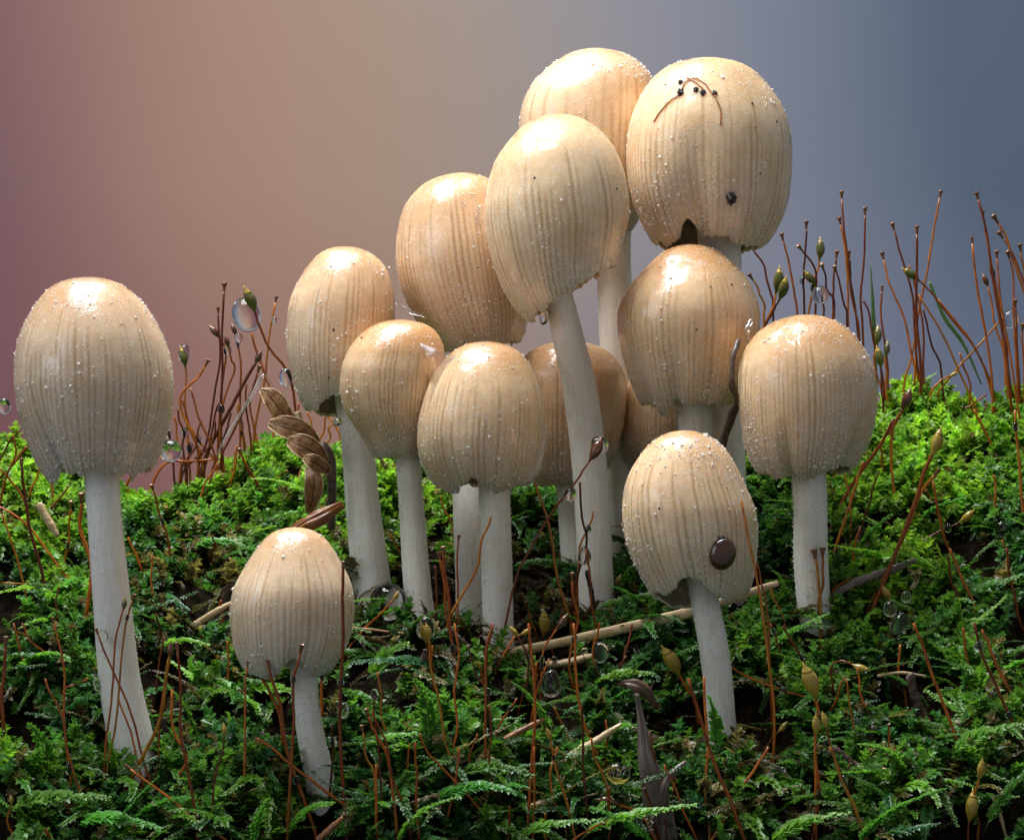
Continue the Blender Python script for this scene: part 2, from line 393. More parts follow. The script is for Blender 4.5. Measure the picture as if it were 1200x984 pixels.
class Cap: pass
def cap_surface(sil, Y, rot, dep, hem, dents, shear, nr, seed, amp, htilt=0.0):
    K = Cap(); r = np.random.default_rng(seed)
    sil = np.array(sil, float); ap = sil[0]; ph = math.radians(rot)
    a = np.array([math.sin(ph), math.cos(ph)]); b = np.array([math.cos(ph), -math.sin(ph)])
    q = sil-ap; d = q@a; ww = q@b
    # densify the outline and read left/right extents per height
    dd = []; wl = []
    n = len(d)
    for k in range(n):
        t = np.linspace(0, 1, 30, endpoint=False); dd.append(d[k]+(d[(k+1) % n]-d[k])*t); wl.append(ww[k]+(ww[(k+1) % n]-ww[k])*t)
    dd = np.concatenate(dd); wl = np.concatenate(wl); d0, d1 = dd.min(), dd.max(); H = d1-d0
    N = 60; tg = np.linspace(0, 1, N); L = np.zeros(N); R = np.zeros(N)
    for k, t in enumerate(tg):
        m = np.abs(dd-(d0+t*H)) < H*.014+.4
        L[k] = wl[m].min(); R[k] = wl[m].max()
    L[0] = R[0] = (L[1]+R[1])/2
    c = (L+R)/2; rad = (R-L)/2
    # keep the tube from pinching at the very bottom (lobes hang there): hold at least 72 % of the hem width
    j = int(N*.84); fl = np.where(tg > tg[j], rad[j]*(1-.30*((tg-tg[j])/(1-tg[j]))**1.3), 0)
    cc = c.copy(); cc[j:] = c[j]+(c[j]-c[j-6])/6*np.arange(N-j)*.5
    rad = np.where(tg > tg[j], np.maximum(rad*0+fl, fl), rad); c = cc
    r2 = rad**2; ker = np.exp(-.5*(np.arange(-4, 5)/1.7)**2); ker /= ker.sum()
    pad = lambda x, odd: np.concatenate([(2*x[0]-x[4:0:-1]) if odd else x[4:0:-1], x, (2*x[-1]-x[-2:-6:-1])])
    r2 = np.convolve(pad(r2, True), ker, 'valid'); c = np.convolve(pad(c, False), ker, 'valid'); r2[0] = 0; r2 = np.maximum(r2, 0)
    K.H = H; fY = (D+Y)/D; K.fY = fY
    phs = r.uniform(0, 6.28, 8); gw = r.uniform(.25, 1.55, nr+1); gs = r.uniform(.03, .42, nr+1)
    def tend(th):
        t = np.full_like(th, hem[0][2])-htilt*np.sin(th)
        for (a0, wd, val) in hem[1:]:
            dlt = (th-math.radians(a0)+np.pi) % (2*np.pi)-np.pi
            t = t+(val-hem[0][2])*np.exp(-(dlt/math.radians(wd))**2)
        t = t+.006*np.sin(9*th+phs[0])+.005*np.sin(17*th+phs[1])+.004*np.sin(31*th+phs[2])+.003*np.sin(53*th+phs[5])
        return np.minimum(t, 1.0)
    def surf(th, s, inset=1.0, drop=0.0, ridge=True):
        te = tend(th); t = te*(s**1.45*(1-.0)); t = np.clip(t+drop, 0, 1)
        rr = np.sqrt(np.interp(t, tg, r2))*inset; ce = np.interp(t, tg, c)
        rr = rr*(1+.010*np.sin(3*th+phs[3]+2*t)+.008*np.sin(5*th+phs[4]-3*t)+.006*np.sin(11*th+phs[6]+5*t)*sstep(.2, .9, t))
        rr = rr*(1+(.026*np.sin(6*th+phs[7])+.018*np.sin(9*th+phs[2]))*sstep(.5, 1, t))
        x = th*nr/(2*np.pi)+.28*np.sin(3*th+phs[5]+1.2*t)+.14*np.sin(11*th+phs[6]+2.5*t)+.025*np.sin(40*t+7*th)
        idx = np.mod(np.floor(x), nr).astype(int); fr = x-np.floor(x)
        g = np.exp(-((fr-.5)/.22)**2)*gw[idx]*sstep(gs[idx], gs[idx]+.16, t)
        fine = np.exp(-((np.mod(fr*2+.5, 1)-.5)/.2)**2)*.25*sstep(.25, .5, t)
        for (a0, wd, dp, t0) in dents:
            dlt = (th-math.radians(a0)+np.pi) % (2*np.pi)-np.pi
            rr = rr-dp*np.exp(-(dlt/math.radians(wd))**2)*sstep(t0, 1, t)
        if ridge: rr = rr-.27*amp*(g+fine*.6)*np.minimum(rr/40, 1)
        rr = np.maximum(rr, 0)
        W = ce+rr*np.sin(th); dp = -rr*dep*np.cos(th)
        dl = d0+t*H+shear*rr*np.cos(th)*t*t
        px = ap[0]+a[0]*dl+b[0]*W; py = ap[1]+a[1]*dl+b[1]*W
        pos = np.stack([(px-600)*fY*S, (Y+dp*fY)*S, (492-py)*fY*S], -1)
        return pos, t, np.clip(g, 0, 1.2)
    K.surf = surf; K.tend = tend
    return K

SHROOMS = {}
def mushroom(key, sil, Y, stem, label, rot=0, dep=1.0, hem=((0, 0, .94),), dents=(), shear=0.0, htilt=0.0, nr=60, tint=(1, 1, 1), gran=500, gtop=.15, amp=1.05, stemY=None):
    seed = sum(map(ord, key))*13; nr = int(nr*1.12)
    K = cap_surface(sil, Y, rot, dep, list(hem), dents, shear, nr, seed, amp, htilt)
    # stem path: last point is buried
    sp = list(stem); bx, by, br = sp[-1]
    Ys = Y if stemY is None else stemY
    sp.append((bx+(bx-sp[-2][0])*.6, by+46, br*1.08))                   # rooted well below the moss
    root_p = P(bx, by, Ys)
    root = empty('mushroom', root_p, label, 'mushroom', 'mushrooms growing from the mossy bank')
    # ---- cap (closed: skin, rolled hem, cavity)
    SEG = nr*5; RN = 42
    th = np.linspace(-np.pi, np.pi, SEG, endpoint=False)
    rings = []; T = []; G = []
    for s in np.linspace(0, 1, RN+1)[1:]:
        p, t, g = K.surf(th, np.full(SEG, s)); rings.append(p); T.append(t); G.append(g)
    for ins, dr in ((.985, .006), (.955, .002), (.925, -.03), (.84, -.10), (.60, -.24), (.25, -.36)):
        p, t, g = K.surf(th, np.ones(SEG), ins, dr, dr > -.02); rings.append(p); T.append(t); G.append(g*0)
    top = K.surf(np.zeros(1), np.zeros(1))[0][0]; cav = rings[-1].mean(0)
    V = np.vstack(rings+[top[None], cav[None]])-root_p
    n = len(rings); i = np.arange(n-1)[:, None]*SEG; j = np.arange(SEG)[None]; j2 = (j+1) % SEG
    F = np.stack([i+j, i+SEG+j, i+SEG+j2, i+j2], -1).reshape(-1, 4)
    tt = n*SEG; e = (n-1)*SEG
    fan = [(tt, k, (k+1) % SEG) for k in range(SEG)]+[(tt+1, e+(k+1) % SEG, e+k) for k in range(SEG)]
    F3 = np.concatenate([F[:, [0, 1, 2]], F[:, [0, 2, 3]], np.array(fan)])
    me = mk_mesh('cap', V, F3, M['cap'])
    fattr(me, 'along', np.concatenate(T+[[0], [.7]])); fattr(me, 'groove', np.concatenate(G+[[0], [0]]))
    cap = obj('cap', me, root); cap.color = (*tint, dict(A=.40, B=.25, C=.30, D=.85, E=.60, F=.30, G=.05, H=.05, I=.20, J=.75, K=.80, L=.15, M=.40, N=.30)[key])
    # ---- granules of the veil on the cap
    r = np.random.default_rng(seed+1)
    gran = int(gran*3.0); m = gran*4; tht = r.uniform(-np.pi, np.pi, m); ss = r.uniform(.03, 1, m)**.75
    dens = gtop*np.exp(-(ss/.30)**2)*1.6+.10+.9*sstep(.45, .98, ss)
    dens *= .16+1.25*sstep(-.2, 1.1, noise2(tht*60+seed, ss*110, 26, 2))
    keep = r.uniform(0, 1.2, m) < dens; tht, ss = tht[keep][:gran], ss[keep][:gran]
    gp = K.surf(tht, ss)[0]-root_p
    obj('granules', granule_mesh('granules', gp, S*np.clip(r.lognormal(-.42, .55, len(gp)), .35, 2.9)), cap)['kind'] = 'stuff'
    # ---- gills: radial pleats inside the cavity
    ng = 84; sg = ng*2; th = np.linspace(-np.pi, np.pi, sg, endpoint=False); rr = []
    zig = np.where(np.arange(sg) % 2 == 0, 1.0, -1.0)
    for ins, dr, am in ((.935, -.012, .006), (.86, -.06, .022), (.70, -.16, .035), (.45, -.27, .05), (.22, -.34, .02)):
        p = K.surf(th, np.ones(sg), ins, dr, False)[0]; cn = p.mean(0)
        p = p+(p-cn)*0; p[:, 2] -= (zig*am)*K.H*S*K.fY*.6; rr.append(p)
    V = np.vstack(rr)-root_p; n = len(rr); i = np.arange(n-1)[:, None]*sg; j = np.arange(sg)[None]; j2 = (j+1) % sg
    obj('gills', mk_mesh('gills', V, np.stack([i+j, i+sg+j, i+sg+j2, i+j2], -1).reshape(-1, 4), M['gill'], False), root)
    # ---- stem
    ctop = K.surf(np.zeros(1), np.ones(1), .2, -.34)[0][0]
    pts = np.array([P(x, y, Ys) for x, y, q in sp]); rad = np.array([q*S*(D+Ys)/D for x, y, q in sp])
    pts[0, 1] = Y*S
    if len(pts) > 2: pts[1, 1] = (.6*Y+.4*Ys)*S
    cp = cav.copy(); cp[2] = max(cav[2], pts[0, 2]+.0015)
    pts = np.vstack([cp, pts]); rad = np.concatenate([[rad[0]*.8], rad])
    cv = catmull(np.hstack([pts, rad[:, None]]), 44)
    pt, rd = cv[:, :3], cv[:, 3]
    sides = 40; tan, a, b = frames(pt); tha = np.linspace(0, 2*np.pi, sides, endpoint=False); hh = np.linspace(0, 1, len(pt))
    wv = 1+.025*np.sin(3*tha[None]+seed+3*hh[:, None])+.012*np.sin(9*tha[None]+2*seed)+.015*np.sin(14*hh[:, None]+2*tha[None])
    Vv = pt[:, None]+(rd[:, None]*wv)[..., None]*(np.cos(tha)[None, :, None]*a[:, None]+np.sin(tha)[None, :, None]*b[:, None])
    nn = len(pt); i = np.arange(nn-1)[:, None]*sides; j = np.arange(sides)[None]; j2 = (j+1) % sides
    F = np.stack([i+j, i+j2, i+sides+j2, i+sides+j], -1).reshape(-1, 4)
    F = [tuple(x) for x in F]+[tuple(range(sides))[::-1], tuple((nn-1)*sides+k for k in range(sides))]
    sme = mk_mesh('stem', Vv.reshape(-1, 3)-root_p, F, M['stem']); fattr(sme, 'along', np.repeat(hh, sides)); st = obj('stem', sme, root)
    m = 1300; k = r.integers(6, nn-1, m); fr = r.uniform(0, 1, m)[:, None]; ta = r.uniform(0, 2*np.pi, m)
    c0 = pt[k]*(1-fr)+pt[np.minimum(k+1, nn-1)]*fr
    gp = c0+(rd[k]*1.015)[:, None]*(np.cos(ta)[:, None]*a[k]+np.sin(ta)[:, None]*b[k])-root_p
    obj('granules', granule_mesh('granules', gp, S*r.uniform(.5, 1.25, m)), st)['kind'] = 'stuff'
    SHROOMS[key] = (K, root, root_p)
    return K

# outlines measured in the photograph
A = zp(0, 310, 3.645, [(380, 52), (450, 62), (540, 105), (610, 170), (665, 245), (705, 320), (735, 420), (746, 500), (742, 570), (726, 640), (705, 710), (680, 780), (640, 850), (600, 880), (500, 900), (400, 915), (330, 925), (270, 932), (240, 935), (190, 880), (140, 790), (100, 690), (75, 600), (62, 500), (68, 400), (85, 320), (120, 240), (170, 160), (230, 95), (300, 65)])
B = zp(250, 600, 4.685, [(455, 82), (540, 95), (610, 150), (665, 225), (720, 320), (760, 400), (778, 470), (778, 560), (765, 650), (735, 740), (690, 800), (620, 855), (520, 890), (400, 905), (310, 905), (230, 885), (160, 830), (120, 740), (98, 630), (92, 530), (110, 430), (150, 350), (200, 260), (260, 180), (320, 115), (390, 88)])
Cc = zp(320, 280, 4.475, [(350, 38), (440, 50), (520, 85), (580, 140), (615, 210), (635, 290), (640, 380), (632, 480), (618, 580), (590, 690), (540, 800), (470, 880), (400, 925), (300, 925), (220, 905), (150, 840), (110, 760), (85, 670), (70, 580), (68, 480), (78, 370), (100, 290), (150, 200), (200, 130), (270, 65)])
Dd = zp(390, 360, 4.278, [(380, 62), (440, 75), (495, 108), (540, 165), (562, 230), (565, 330), (552, 450), (530, 560), (500, 660), (455, 740), (400, 772), (310, 768), (250, 740), (180, 680), (110, 590), (55, 500), (35, 400), (40, 310), (80, 210), (150, 130), (240, 78), (310, 62)])
E = zp(390, 360, 4.278, [(775, 170), (850, 185), (910, 215), (965, 260), (1010, 330), (1045, 410), (1065, 500), (1070, 600), (1062, 700), (1040, 790), (1000, 850), (930, 890), (830, 915), (700, 930), (555, 930), (520, 890), (480, 830), (440, 770), (425, 700), (422, 640), (430, 560), (460, 450), (500, 350), (560, 270), (620, 215), (700, 183)])
Ff = zp(450, 190, 4.278, [(390, 52), (460, 65), (530, 90), (590, 150), (640, 260), (680, 380), (700, 500), (715, 620), (714, 720), (705, 800), (690, 870), (600, 935), (450, 960), (340, 945), (250, 890), (175, 810), (120, 720), (80, 620), (60, 520), (62, 420), (75, 320), (100, 240), (150, 165), (220, 105), (300, 65)])
G = zp(550, 120, 3.645, [(340, 52), (400, 58), (470, 75), (540, 110), (600, 170), (640, 240), (665, 310), (680, 400), (680, 480), (660, 560), (640, 630), (625, 700), (590, 780), (520, 840), (420, 890), (330, 925), (250, 935), (210, 910), (180, 850), (140, 780), (95, 680), (70, 580), (62, 480), (75, 400), (90, 310), (125, 230), (180, 170), (230, 110), (280, 70)])
Hh = [(690, 57), (720, 61), (740, 70), (755, 81), (763, 95), (767, 115), (768, 150), (765, 190), (758, 230), (745, 262), (720, 275), (680, 277), (640, 262), (620, 235), (610, 200), (607, 160), (608, 138), (613, 118), (623, 101), (638, 86), (657, 72), (672, 62)]
Ii = zp(720, 60, 3.936, [(460, 32), (540, 42), (620, 85), (690, 150), (745, 220), (785, 300), (808, 380), (815, 470), (810, 580), (795, 690), (760, 780), (710, 850), (650, 910), (560, 930), (450, 935), (340, 920), (250, 900), (180, 860), (120, 770), (80, 680), (58, 590), (50, 500), (55, 400), (75, 310), (110, 230), (160, 155), (220, 95), (300, 55), (380, 38)])
Jj = zp(710, 280, 4.474, [(470, 27), (550, 45), (610, 95), (680, 150), (740, 220), (780, 300), (805, 380), (808, 450), (798, 520), (780, 600), (755, 700), (715, 800), (660, 870), (560, 910), (430, 930), (330, 930), (270, 930), (220, 905), (180, 850), (130, 740), (100, 640), (75, 560), (58, 470), (55, 400), (75, 330), (120, 250), (180, 195), (230, 140), (290, 80), (370, 42)])
Kk = zp(850, 360, 4.474, [(430, 38), (500, 45), (570, 75), (640, 120), (700, 190), (750, 270), (780, 360), (790, 450), (785, 540), (765, 640), (735, 720), (690, 800), (620, 855), (540, 885), (450, 900), (350, 905), (260, 902), (185, 885), (135, 800), (100, 690), (80, 590), (65, 480), (65, 380), (75, 300), (100, 230), (150, 160), (220, 105), (310, 60)])
Ll = zp(720, 490, 4.1, [(350, 58), (420, 75), (490, 120), (550, 180), (600, 270), (640, 360), (678, 440), (692, 530), (690, 620), (680, 720), (655, 800), (610, 860), (540, 895), (460, 912), (380, 915), (310, 915), (240, 895), (190, 840), (145, 770), (100, 690), (65, 610), (45, 520), (36, 430), (45, 340), (70, 270), (120, 190), (170, 130), (240, 80)])
Mm = [(668, 400), (690, 402), (708, 410), (722, 423), (732, 438), (735, 455), (734, 480), (731, 500), (726, 520), (714, 545), (692, 562), (660, 572), (645, 573), (630, 562), (615, 542), (607, 510), (604, 470), (606, 440), (614, 420), (628, 408), (645, 402)]
Nn = [(775, 418), (795, 423), (812, 434), (824, 450), (830, 475), (832, 500), (831, 525), (826, 545), (800, 552), (760, 552), (732, 550), (728, 530), (727, 500), (729, 470), (737, 447), (752, 428)]

mushroom('A', A, -230, [(118, 540, 20), (123, 610, 20.5), (131, 700, 22), (141, 800, 24), (157, 880, 27.5), (168, 930, 31)],
         'tall frost-covered tan mushroom standing alone, apart from the cluster', hem=((0, 0, .94), (-40, 9, .885), (-68, 20, 1.0), (62, 14, .975), (88, 16, .93)), dents=((-38, 10, 20, .5), (78, 9, 9, .6)), nr=70, gran=1250, gtop=.5, tint=(.93, .92, .94), shear=.02)
mushroom('B', B, -290, [(355, 775, 16), (358, 820, 15.5), (366, 870, 16), (379, 930, 19), (386, 975, 23)],
         'small smooth cream mushroom, the shortest, below the winged seeds', hem=((0, 0, .955), (10, 16, .84), (-35, 24, 1.0), (38, 13, .985)), dents=((8, 17, 8, .45),), nr=58, gran=420, tint=(1.08, 1.08, 1.10), gtop=.05)
mushroom('C', Cc, 150, [(411, 470, 18), (419, 520, 19), (426, 600, 20), (436, 690, 23), (440, 740, 26)],
         'egg-shaped tan mushroom touching its big neighbour, behind the winged seeds', rot=-1, hem=((0, 0, .93), (25, 40, .87), (-45, 25, .985), (180, 70, 1.0)), nr=62, gran=500, shear=-.06, tint=(1.03, .98, .95), gtop=.45)
mushroom('D', Dd, 52, [(476, 525, 14), (480, 560, 14.5), (484, 620, 15), (490, 700, 16.5), (496, 745, 19)],
         'bulging amber-topped mushroom glued by water to the notched one', rot=-2, hem=((0, 0, .965), (-50, 20, 1.0)), dents=(), nr=60, gran=380, tint=(1.0, .93, .83), gtop=.1)
mushroom('E', E, -6, [(578, 550, 19), (580, 590, 18.5), (582, 660, 18), (584, 740, 18), (586, 790, 20)],
         'round mushroom with ragged notched hem, water film on its flank', hem=((0, 0, .955), (-10, 14, .89), (-50, 15, 1.0), (22, 20, .985), (80, 25, .92)), dents=((-12, 13, 6, .6), (-38, 14, 5, .5)), nr=58, gran=420, tint=(1.0, .95, .88), gtop=.25)
mushroom('F', Ff, 205, [(545, 390, 18), (544, 480, 18), (548, 600, 17), (552, 700, 18), (553, 760, 21)],
         'tall oblong tan mushroom tucked behind the tilted one', rot=7, hem=((0, 0, .96),), nr=60, gran=520, tint=(1.02, .95, .90), gtop=.2, stemY=120)
mushroom('G', G, 70, [(652, 330, 15), (664, 390, 18), (680, 460, 20), (692, 560, 20.5), (698, 680, 21), (702, 740, 24)],
         'tilted ribbed mushroom with a slanting hem on a long bare stem', rot=15, htilt=.085, hem=((0, 0, .905),), nr=58, gran=240, amp=1.5, tint=(1.03, 1.02, .97), gtop=.05, stemY=110)
mushroom('H', Hh, 275, [(716, 250, 20), (719, 300, 20), (722, 400, 20), (729, 520, 19), (735, 640, 21), (737, 700, 24)],
         'sugar-dusted pale mushroom at the back, topmost in the cluster', hem=((0, 0, .97),), nr=46, gran=1000, gtop=.9, amp=1.5, tint=(1.08, 1.04, 1.02), shear=-.04)
mushroom('I', Ii, 165, [(842, 280, 24), (846, 340, 23), (850, 430, 21), (853, 540, 20), (856, 680, 23)],
         'largest round mushroom with soil crumbs and fibres on its crown', rot=-1, hem=((0, 0, .925), (-25, 8, .84), (-55, 20, .965), (45, 30, .97), (180, 70, 1.0)), dents=((-14, 12, 15, .28), (-30, 7, 6, .6)), nr=68, gran=1200, gtop=.3, tint=(1.05, 1.03, .98), shear=-.03)
mushroom('J', Jj, 92, [(812, 465, 20), (814, 510, 20), (817, 600, 20), (820, 700, 23)],
         'peaked tan mushroom with split hem under the largest mushroom', hem=((0, 0, .925), (-21, 6, .895), (-40, 13, 1.0), (50, 25, .935)), dents=((-20, 8, 10, .55),), nr=60, gran=480, amp=1.25, tint=(1.0, .94, .85), gtop=.1)
mushroom('K', Kk, -25, [(947, 545, 20), (949, 590, 20), (950, 660, 20), (957, 750, 19), (962, 810, 22)],
         'shiny-crowned domed mushroom leaning on the peaked one, dark twig between', hem=((0, 0, .955), (-26, 9, .955), (-45, 15, .985), (0, 16, .99), (45, 22, .90)), dents=((-25, 8, 13, .55), (48, 9, 9, .55)), nr=74, gran=900, tint=(1.0, .94, .86), gtop=.15)
mushroom('L', Ll, -185, [(821, 675, 16), (826, 705, 16.5), (838, 770, 17), (846, 850, 16.5), (850, 915, 19)],
         'cream mushroom with one glossy brown seed stuck on its cap', hem=((0, 0, .905), (-12, 17, .805), (-55, 20, .905), (38, 25, .945), (-150, 50, 1.0)), dents=((-10, 13, 5, .6),), nr=56, gran=900, gtop=.9, tint=(1.10, 1.06, 1.0), shear=-.05)
mushroom('M', Mm, 215, [(668, 545, 17), (672, 600, 18), (680, 690, 20), (682, 730, 22)],
         'brownish half-hidden mushroom behind the long bare stem', hem=((0, 0, .97),), nr=60, gran=350, tint=(.94, .84, .75), gtop=.1)
mushroom('N', Nn, 250, [(778, 530, 17), (780, 580, 18), (782, 660, 20), (783, 720, 22)],
         'brownish mushroom mostly hidden under the peaked split-hem one', hem=((0, 0, .99),), nr=60, gran=260, tint=(.94, .85, .75), gtop=.1)

# ------------------------------------------------------------------ moss
def leaves(bases, dirs, norms, ln, wd, droop):
    """fold-keeled leaves: 5 points, 4 triangles each"""
    dirs = dirs/np.linalg.norm(dirs, axis=1)[:, None]
    side = np.cross(dirs, norms); side /= np.linalg.norm(side, axis=1)[:, None]+1e-9
    nn = np.cross(side, dirs)
    mid = bases+dirs*(ln*.50)[:, None]
    v = np.stack([bases, mid+side*wd[:, None]+nn*(wd*.45)[:, None], mid-nn*(wd*.12)[:, None], mid-side*wd[:, None]+nn*(wd*.45)[:, None],
                  bases+dirs*ln[:, None]-nn*(droop*ln)[:, None]], 1)
    f = np.array([(0, 2, 1), (0, 3, 2), (1, 2, 4), (2, 3, 4)])
    F = (f[None]+5*np.arange(len(bases))[:, None, None]).reshape(-1, 3)
    return v.reshape(-1, 3), F

def feather(L, leaf, step, arch, r, rows=3, want_axis=False):
    s = np.arange(0, L, step); n = len(s); u = s/L
    ang = arch[0]+(arch[1]-arch[0])*u; yaw = r.uniform(-.5, .5)*u*u*1.5
    dx = np.cos(ang)*np.cos(yaw); dy = np.cos(ang)*np.sin(yaw); dz = np.sin(ang)
    ax = np.stack([dx, dy, dz], 1); p = np.cumsum(ax*step, 0)-ax[0]*step
    up = np.stack([-np.sin(ang), 0*ang, np.cos(ang)], 1); sd = np.cross(up, ax)
    B = []; Dr = []; Nm = []; Ln = []
    size = leaf*(.55+.45*np.sin(np.clip(u*1.25+.25, 0, 1)*np.pi)**.6)*(1-.45*u**4)
    for k in range(rows):
        j = r.normal(0, .13, (n, 3))
        if k < 2:
            sg = 1 if k == 0 else -1
            dr = ax*.80+sd*sg*.78+up*.22+j; nm = up+sd*sg*-.25
        else:
            dr = ax*.95+up*.42+sd*np.where(np.arange(n) % 2 == 0, .35, -.35)[:, None]+j; nm = up-ax*.3
        B.append(p+up*(.4 if k == 2 else 0)+r.normal(0, .3, (n, 3))); Dr.append(dr); Nm.append(nm); Ln.append(size*r.uniform(.8, 1.2, n)*(.85 if k == 2 else 1))
    B, Dr, Nm, Ln = map(np.concatenate, (B, Dr, Nm, Ln))
    v, f = leaves(B, Dr, Nm, Ln, Ln*.40, r.uniform(.05, .32, len(Ln)))
    return (v, f, p) if want_axis else (v, f)

def cushion(L, leaf, n, r):
    u = np.linspace(0, 1, n)**.8; az = np.arange(n)*2.4+r.uniform(0, 6)
    lean = r.uniform(-.35, .35, 2)
    p = np.stack([lean[0]*L*u*u, lean[1]*L*u*u, L*u], 1)
    out = np.stack([np.cos(az), np.sin(az), 0*az], 1); el = .25+.95*u**2+r.normal(0, .15, n)
    dr = out*np.cos(el)[:, None]+np.array([0, 0, 1])*np.sin(el)[:, None]
    nm = -out*np.sin(el)[:, None]+np.array([0, 0, 1])*np.cos(el)[:, None]
    ln = leaf*(.75+.4*np.sin(u*2.6))*r.uniform(.8, 1.2, n)*(1-.3*u**3)
    return leaves(p, dr, nm, ln, ln*.40, r.uniform(-.05, .30, n))

tr = np.random.default_rng(3)
FE = [feather(tr.uniform(60, 105), tr.uniform(9, 12), 3.5, (tr.uniform(.25, .9), tr.uniform(-.55, .25)), tr) for _ in range(10)]
FS = [feather(tr.uniform(34, 60), tr.uniform(6.0, 8.0), 2.9, (tr.uniform(.5, 1.2), tr.uniform(-.5, .5)), tr) for _ in range(10)]
CU = [cushion(tr.uniform(16, 34), tr.uniform(8.0, 11.5), int(tr.integers(20, 30)), tr) for _ in range(12)]

def basis(px, Y, r, tilt):
    """surface frame at ground points, heading biased down the bank"""
    n = len(px); e = 6.0
    def pt(px, Y):
        f = (D+Y)/D; g = ground_py(px, Y); return np.stack([(px-600)*f, Y, (492-g)*f], -1)
    p = pt(px, Y); a = pt(px+e, Y)-p; b = pt(px, Y+e)-p
    nm = np.cross(a, b); nm /= np.linalg.norm(nm, axis=1)[:, None]
    nm = nm*.6+np.array([0, -.1, .75])+r.normal(0, tilt, (n, 3)); nm /= np.linalg.norm(nm, axis=1)[:, None]
    az = r.normal(-np.pi/2, 1.25, n); h = np.stack([np.cos(az), np.sin(az), 0*az], 1)
    x = h-nm*(h*nm).sum(1)[:, None]; x /= np.linalg.norm(x, axis=1)[:, None]; y = np.cross(nm, x)
    return p, np.stack([x, y, nm], 2)

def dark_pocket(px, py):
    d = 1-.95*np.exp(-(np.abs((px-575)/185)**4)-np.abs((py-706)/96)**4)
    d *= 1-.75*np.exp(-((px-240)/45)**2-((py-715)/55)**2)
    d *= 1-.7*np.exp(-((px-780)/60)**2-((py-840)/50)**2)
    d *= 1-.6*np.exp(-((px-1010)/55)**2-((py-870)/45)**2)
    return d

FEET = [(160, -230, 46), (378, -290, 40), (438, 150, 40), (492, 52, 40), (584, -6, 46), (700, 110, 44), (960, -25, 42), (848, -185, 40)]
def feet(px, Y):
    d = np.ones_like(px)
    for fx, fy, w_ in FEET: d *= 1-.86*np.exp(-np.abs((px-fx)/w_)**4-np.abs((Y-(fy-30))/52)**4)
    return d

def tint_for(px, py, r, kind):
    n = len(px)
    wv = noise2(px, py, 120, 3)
    lit_mix = np.clip(sstep(720, 470, py)*.9+.25*wv+r.normal(0, .16, n), 0, 1)     # noise patches plus painted light falloff: bright yellow-green crest, darker low bank
    lit_mix = np.clip(lit_mix+.22*sstep(600, 980, py)*(noise2(px, py, 60, 5) > .5), 0, 1)
    dim_green = np.array([.048, .140, .034]); mid = np.array([.125, .270, .034]); lit_green = np.array([.270, .450, .055])
    c = np.where(lit_mix[:, None] < .5, dim_green+(mid-dim_green)*(lit_mix*2)[:, None], mid+(lit_green-mid)*((lit_mix-.5)*2)[:, None])
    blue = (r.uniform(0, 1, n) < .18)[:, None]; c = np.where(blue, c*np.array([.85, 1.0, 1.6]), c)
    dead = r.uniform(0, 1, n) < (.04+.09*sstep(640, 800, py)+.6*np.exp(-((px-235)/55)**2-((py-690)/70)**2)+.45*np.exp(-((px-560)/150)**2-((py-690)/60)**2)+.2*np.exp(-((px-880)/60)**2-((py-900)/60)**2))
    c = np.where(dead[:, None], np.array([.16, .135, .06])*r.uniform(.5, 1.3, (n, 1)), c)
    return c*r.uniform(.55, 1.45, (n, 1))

def scatter(name, temps, count, pxr, Yr, scale, tilt, density, label, r, kind):
    V = []; F = []; T = []; off = 0
    for v, f in temps:
        m = int(count/len(temps)*2.6)
        px = r.uniform(*pxr, m); Y = r.uniform(*Yr, m); py = ground_py(px, Y)
        keep = r.uniform(0, 1, m) < density(px, py, Y)*(feet(px, Y) if kind != 'dead' else 1); px, Y, py = px[keep], Y[keep], py[keep]
        k = min(len(px), int(count/len(temps))); px, Y, py = px[:k], Y[:k], py[:k]
        p, Bm = basis(px, Y, r, tilt); sc_ = r.uniform(*scale, k)
        p = p-Bm[:, :, 2]*3
        vv = np.einsum('kij,vj->kvi', Bm, v)*sc_[:, None, None]+p[:, None]
        V.append((vv*S).reshape(-1, 3)); nv = len(v)
        F.append((f[None]+(off+nv*np.arange(k))[:, None, None]).reshape(-1, 3)); off += nv*k
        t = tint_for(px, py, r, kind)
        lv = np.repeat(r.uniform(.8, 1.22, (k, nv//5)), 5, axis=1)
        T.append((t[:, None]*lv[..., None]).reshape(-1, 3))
    V = np.vstack(V); F = np.vstack(F); T = np.vstack(T)
    me = mk_mesh(name, V, F, M['moss'])
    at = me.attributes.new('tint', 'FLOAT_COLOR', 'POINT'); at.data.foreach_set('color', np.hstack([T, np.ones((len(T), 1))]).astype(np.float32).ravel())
    o = obj(name, me); tag(o, label, 'moss', None, 'stuff'); DEW.append(V[4::5]); return o

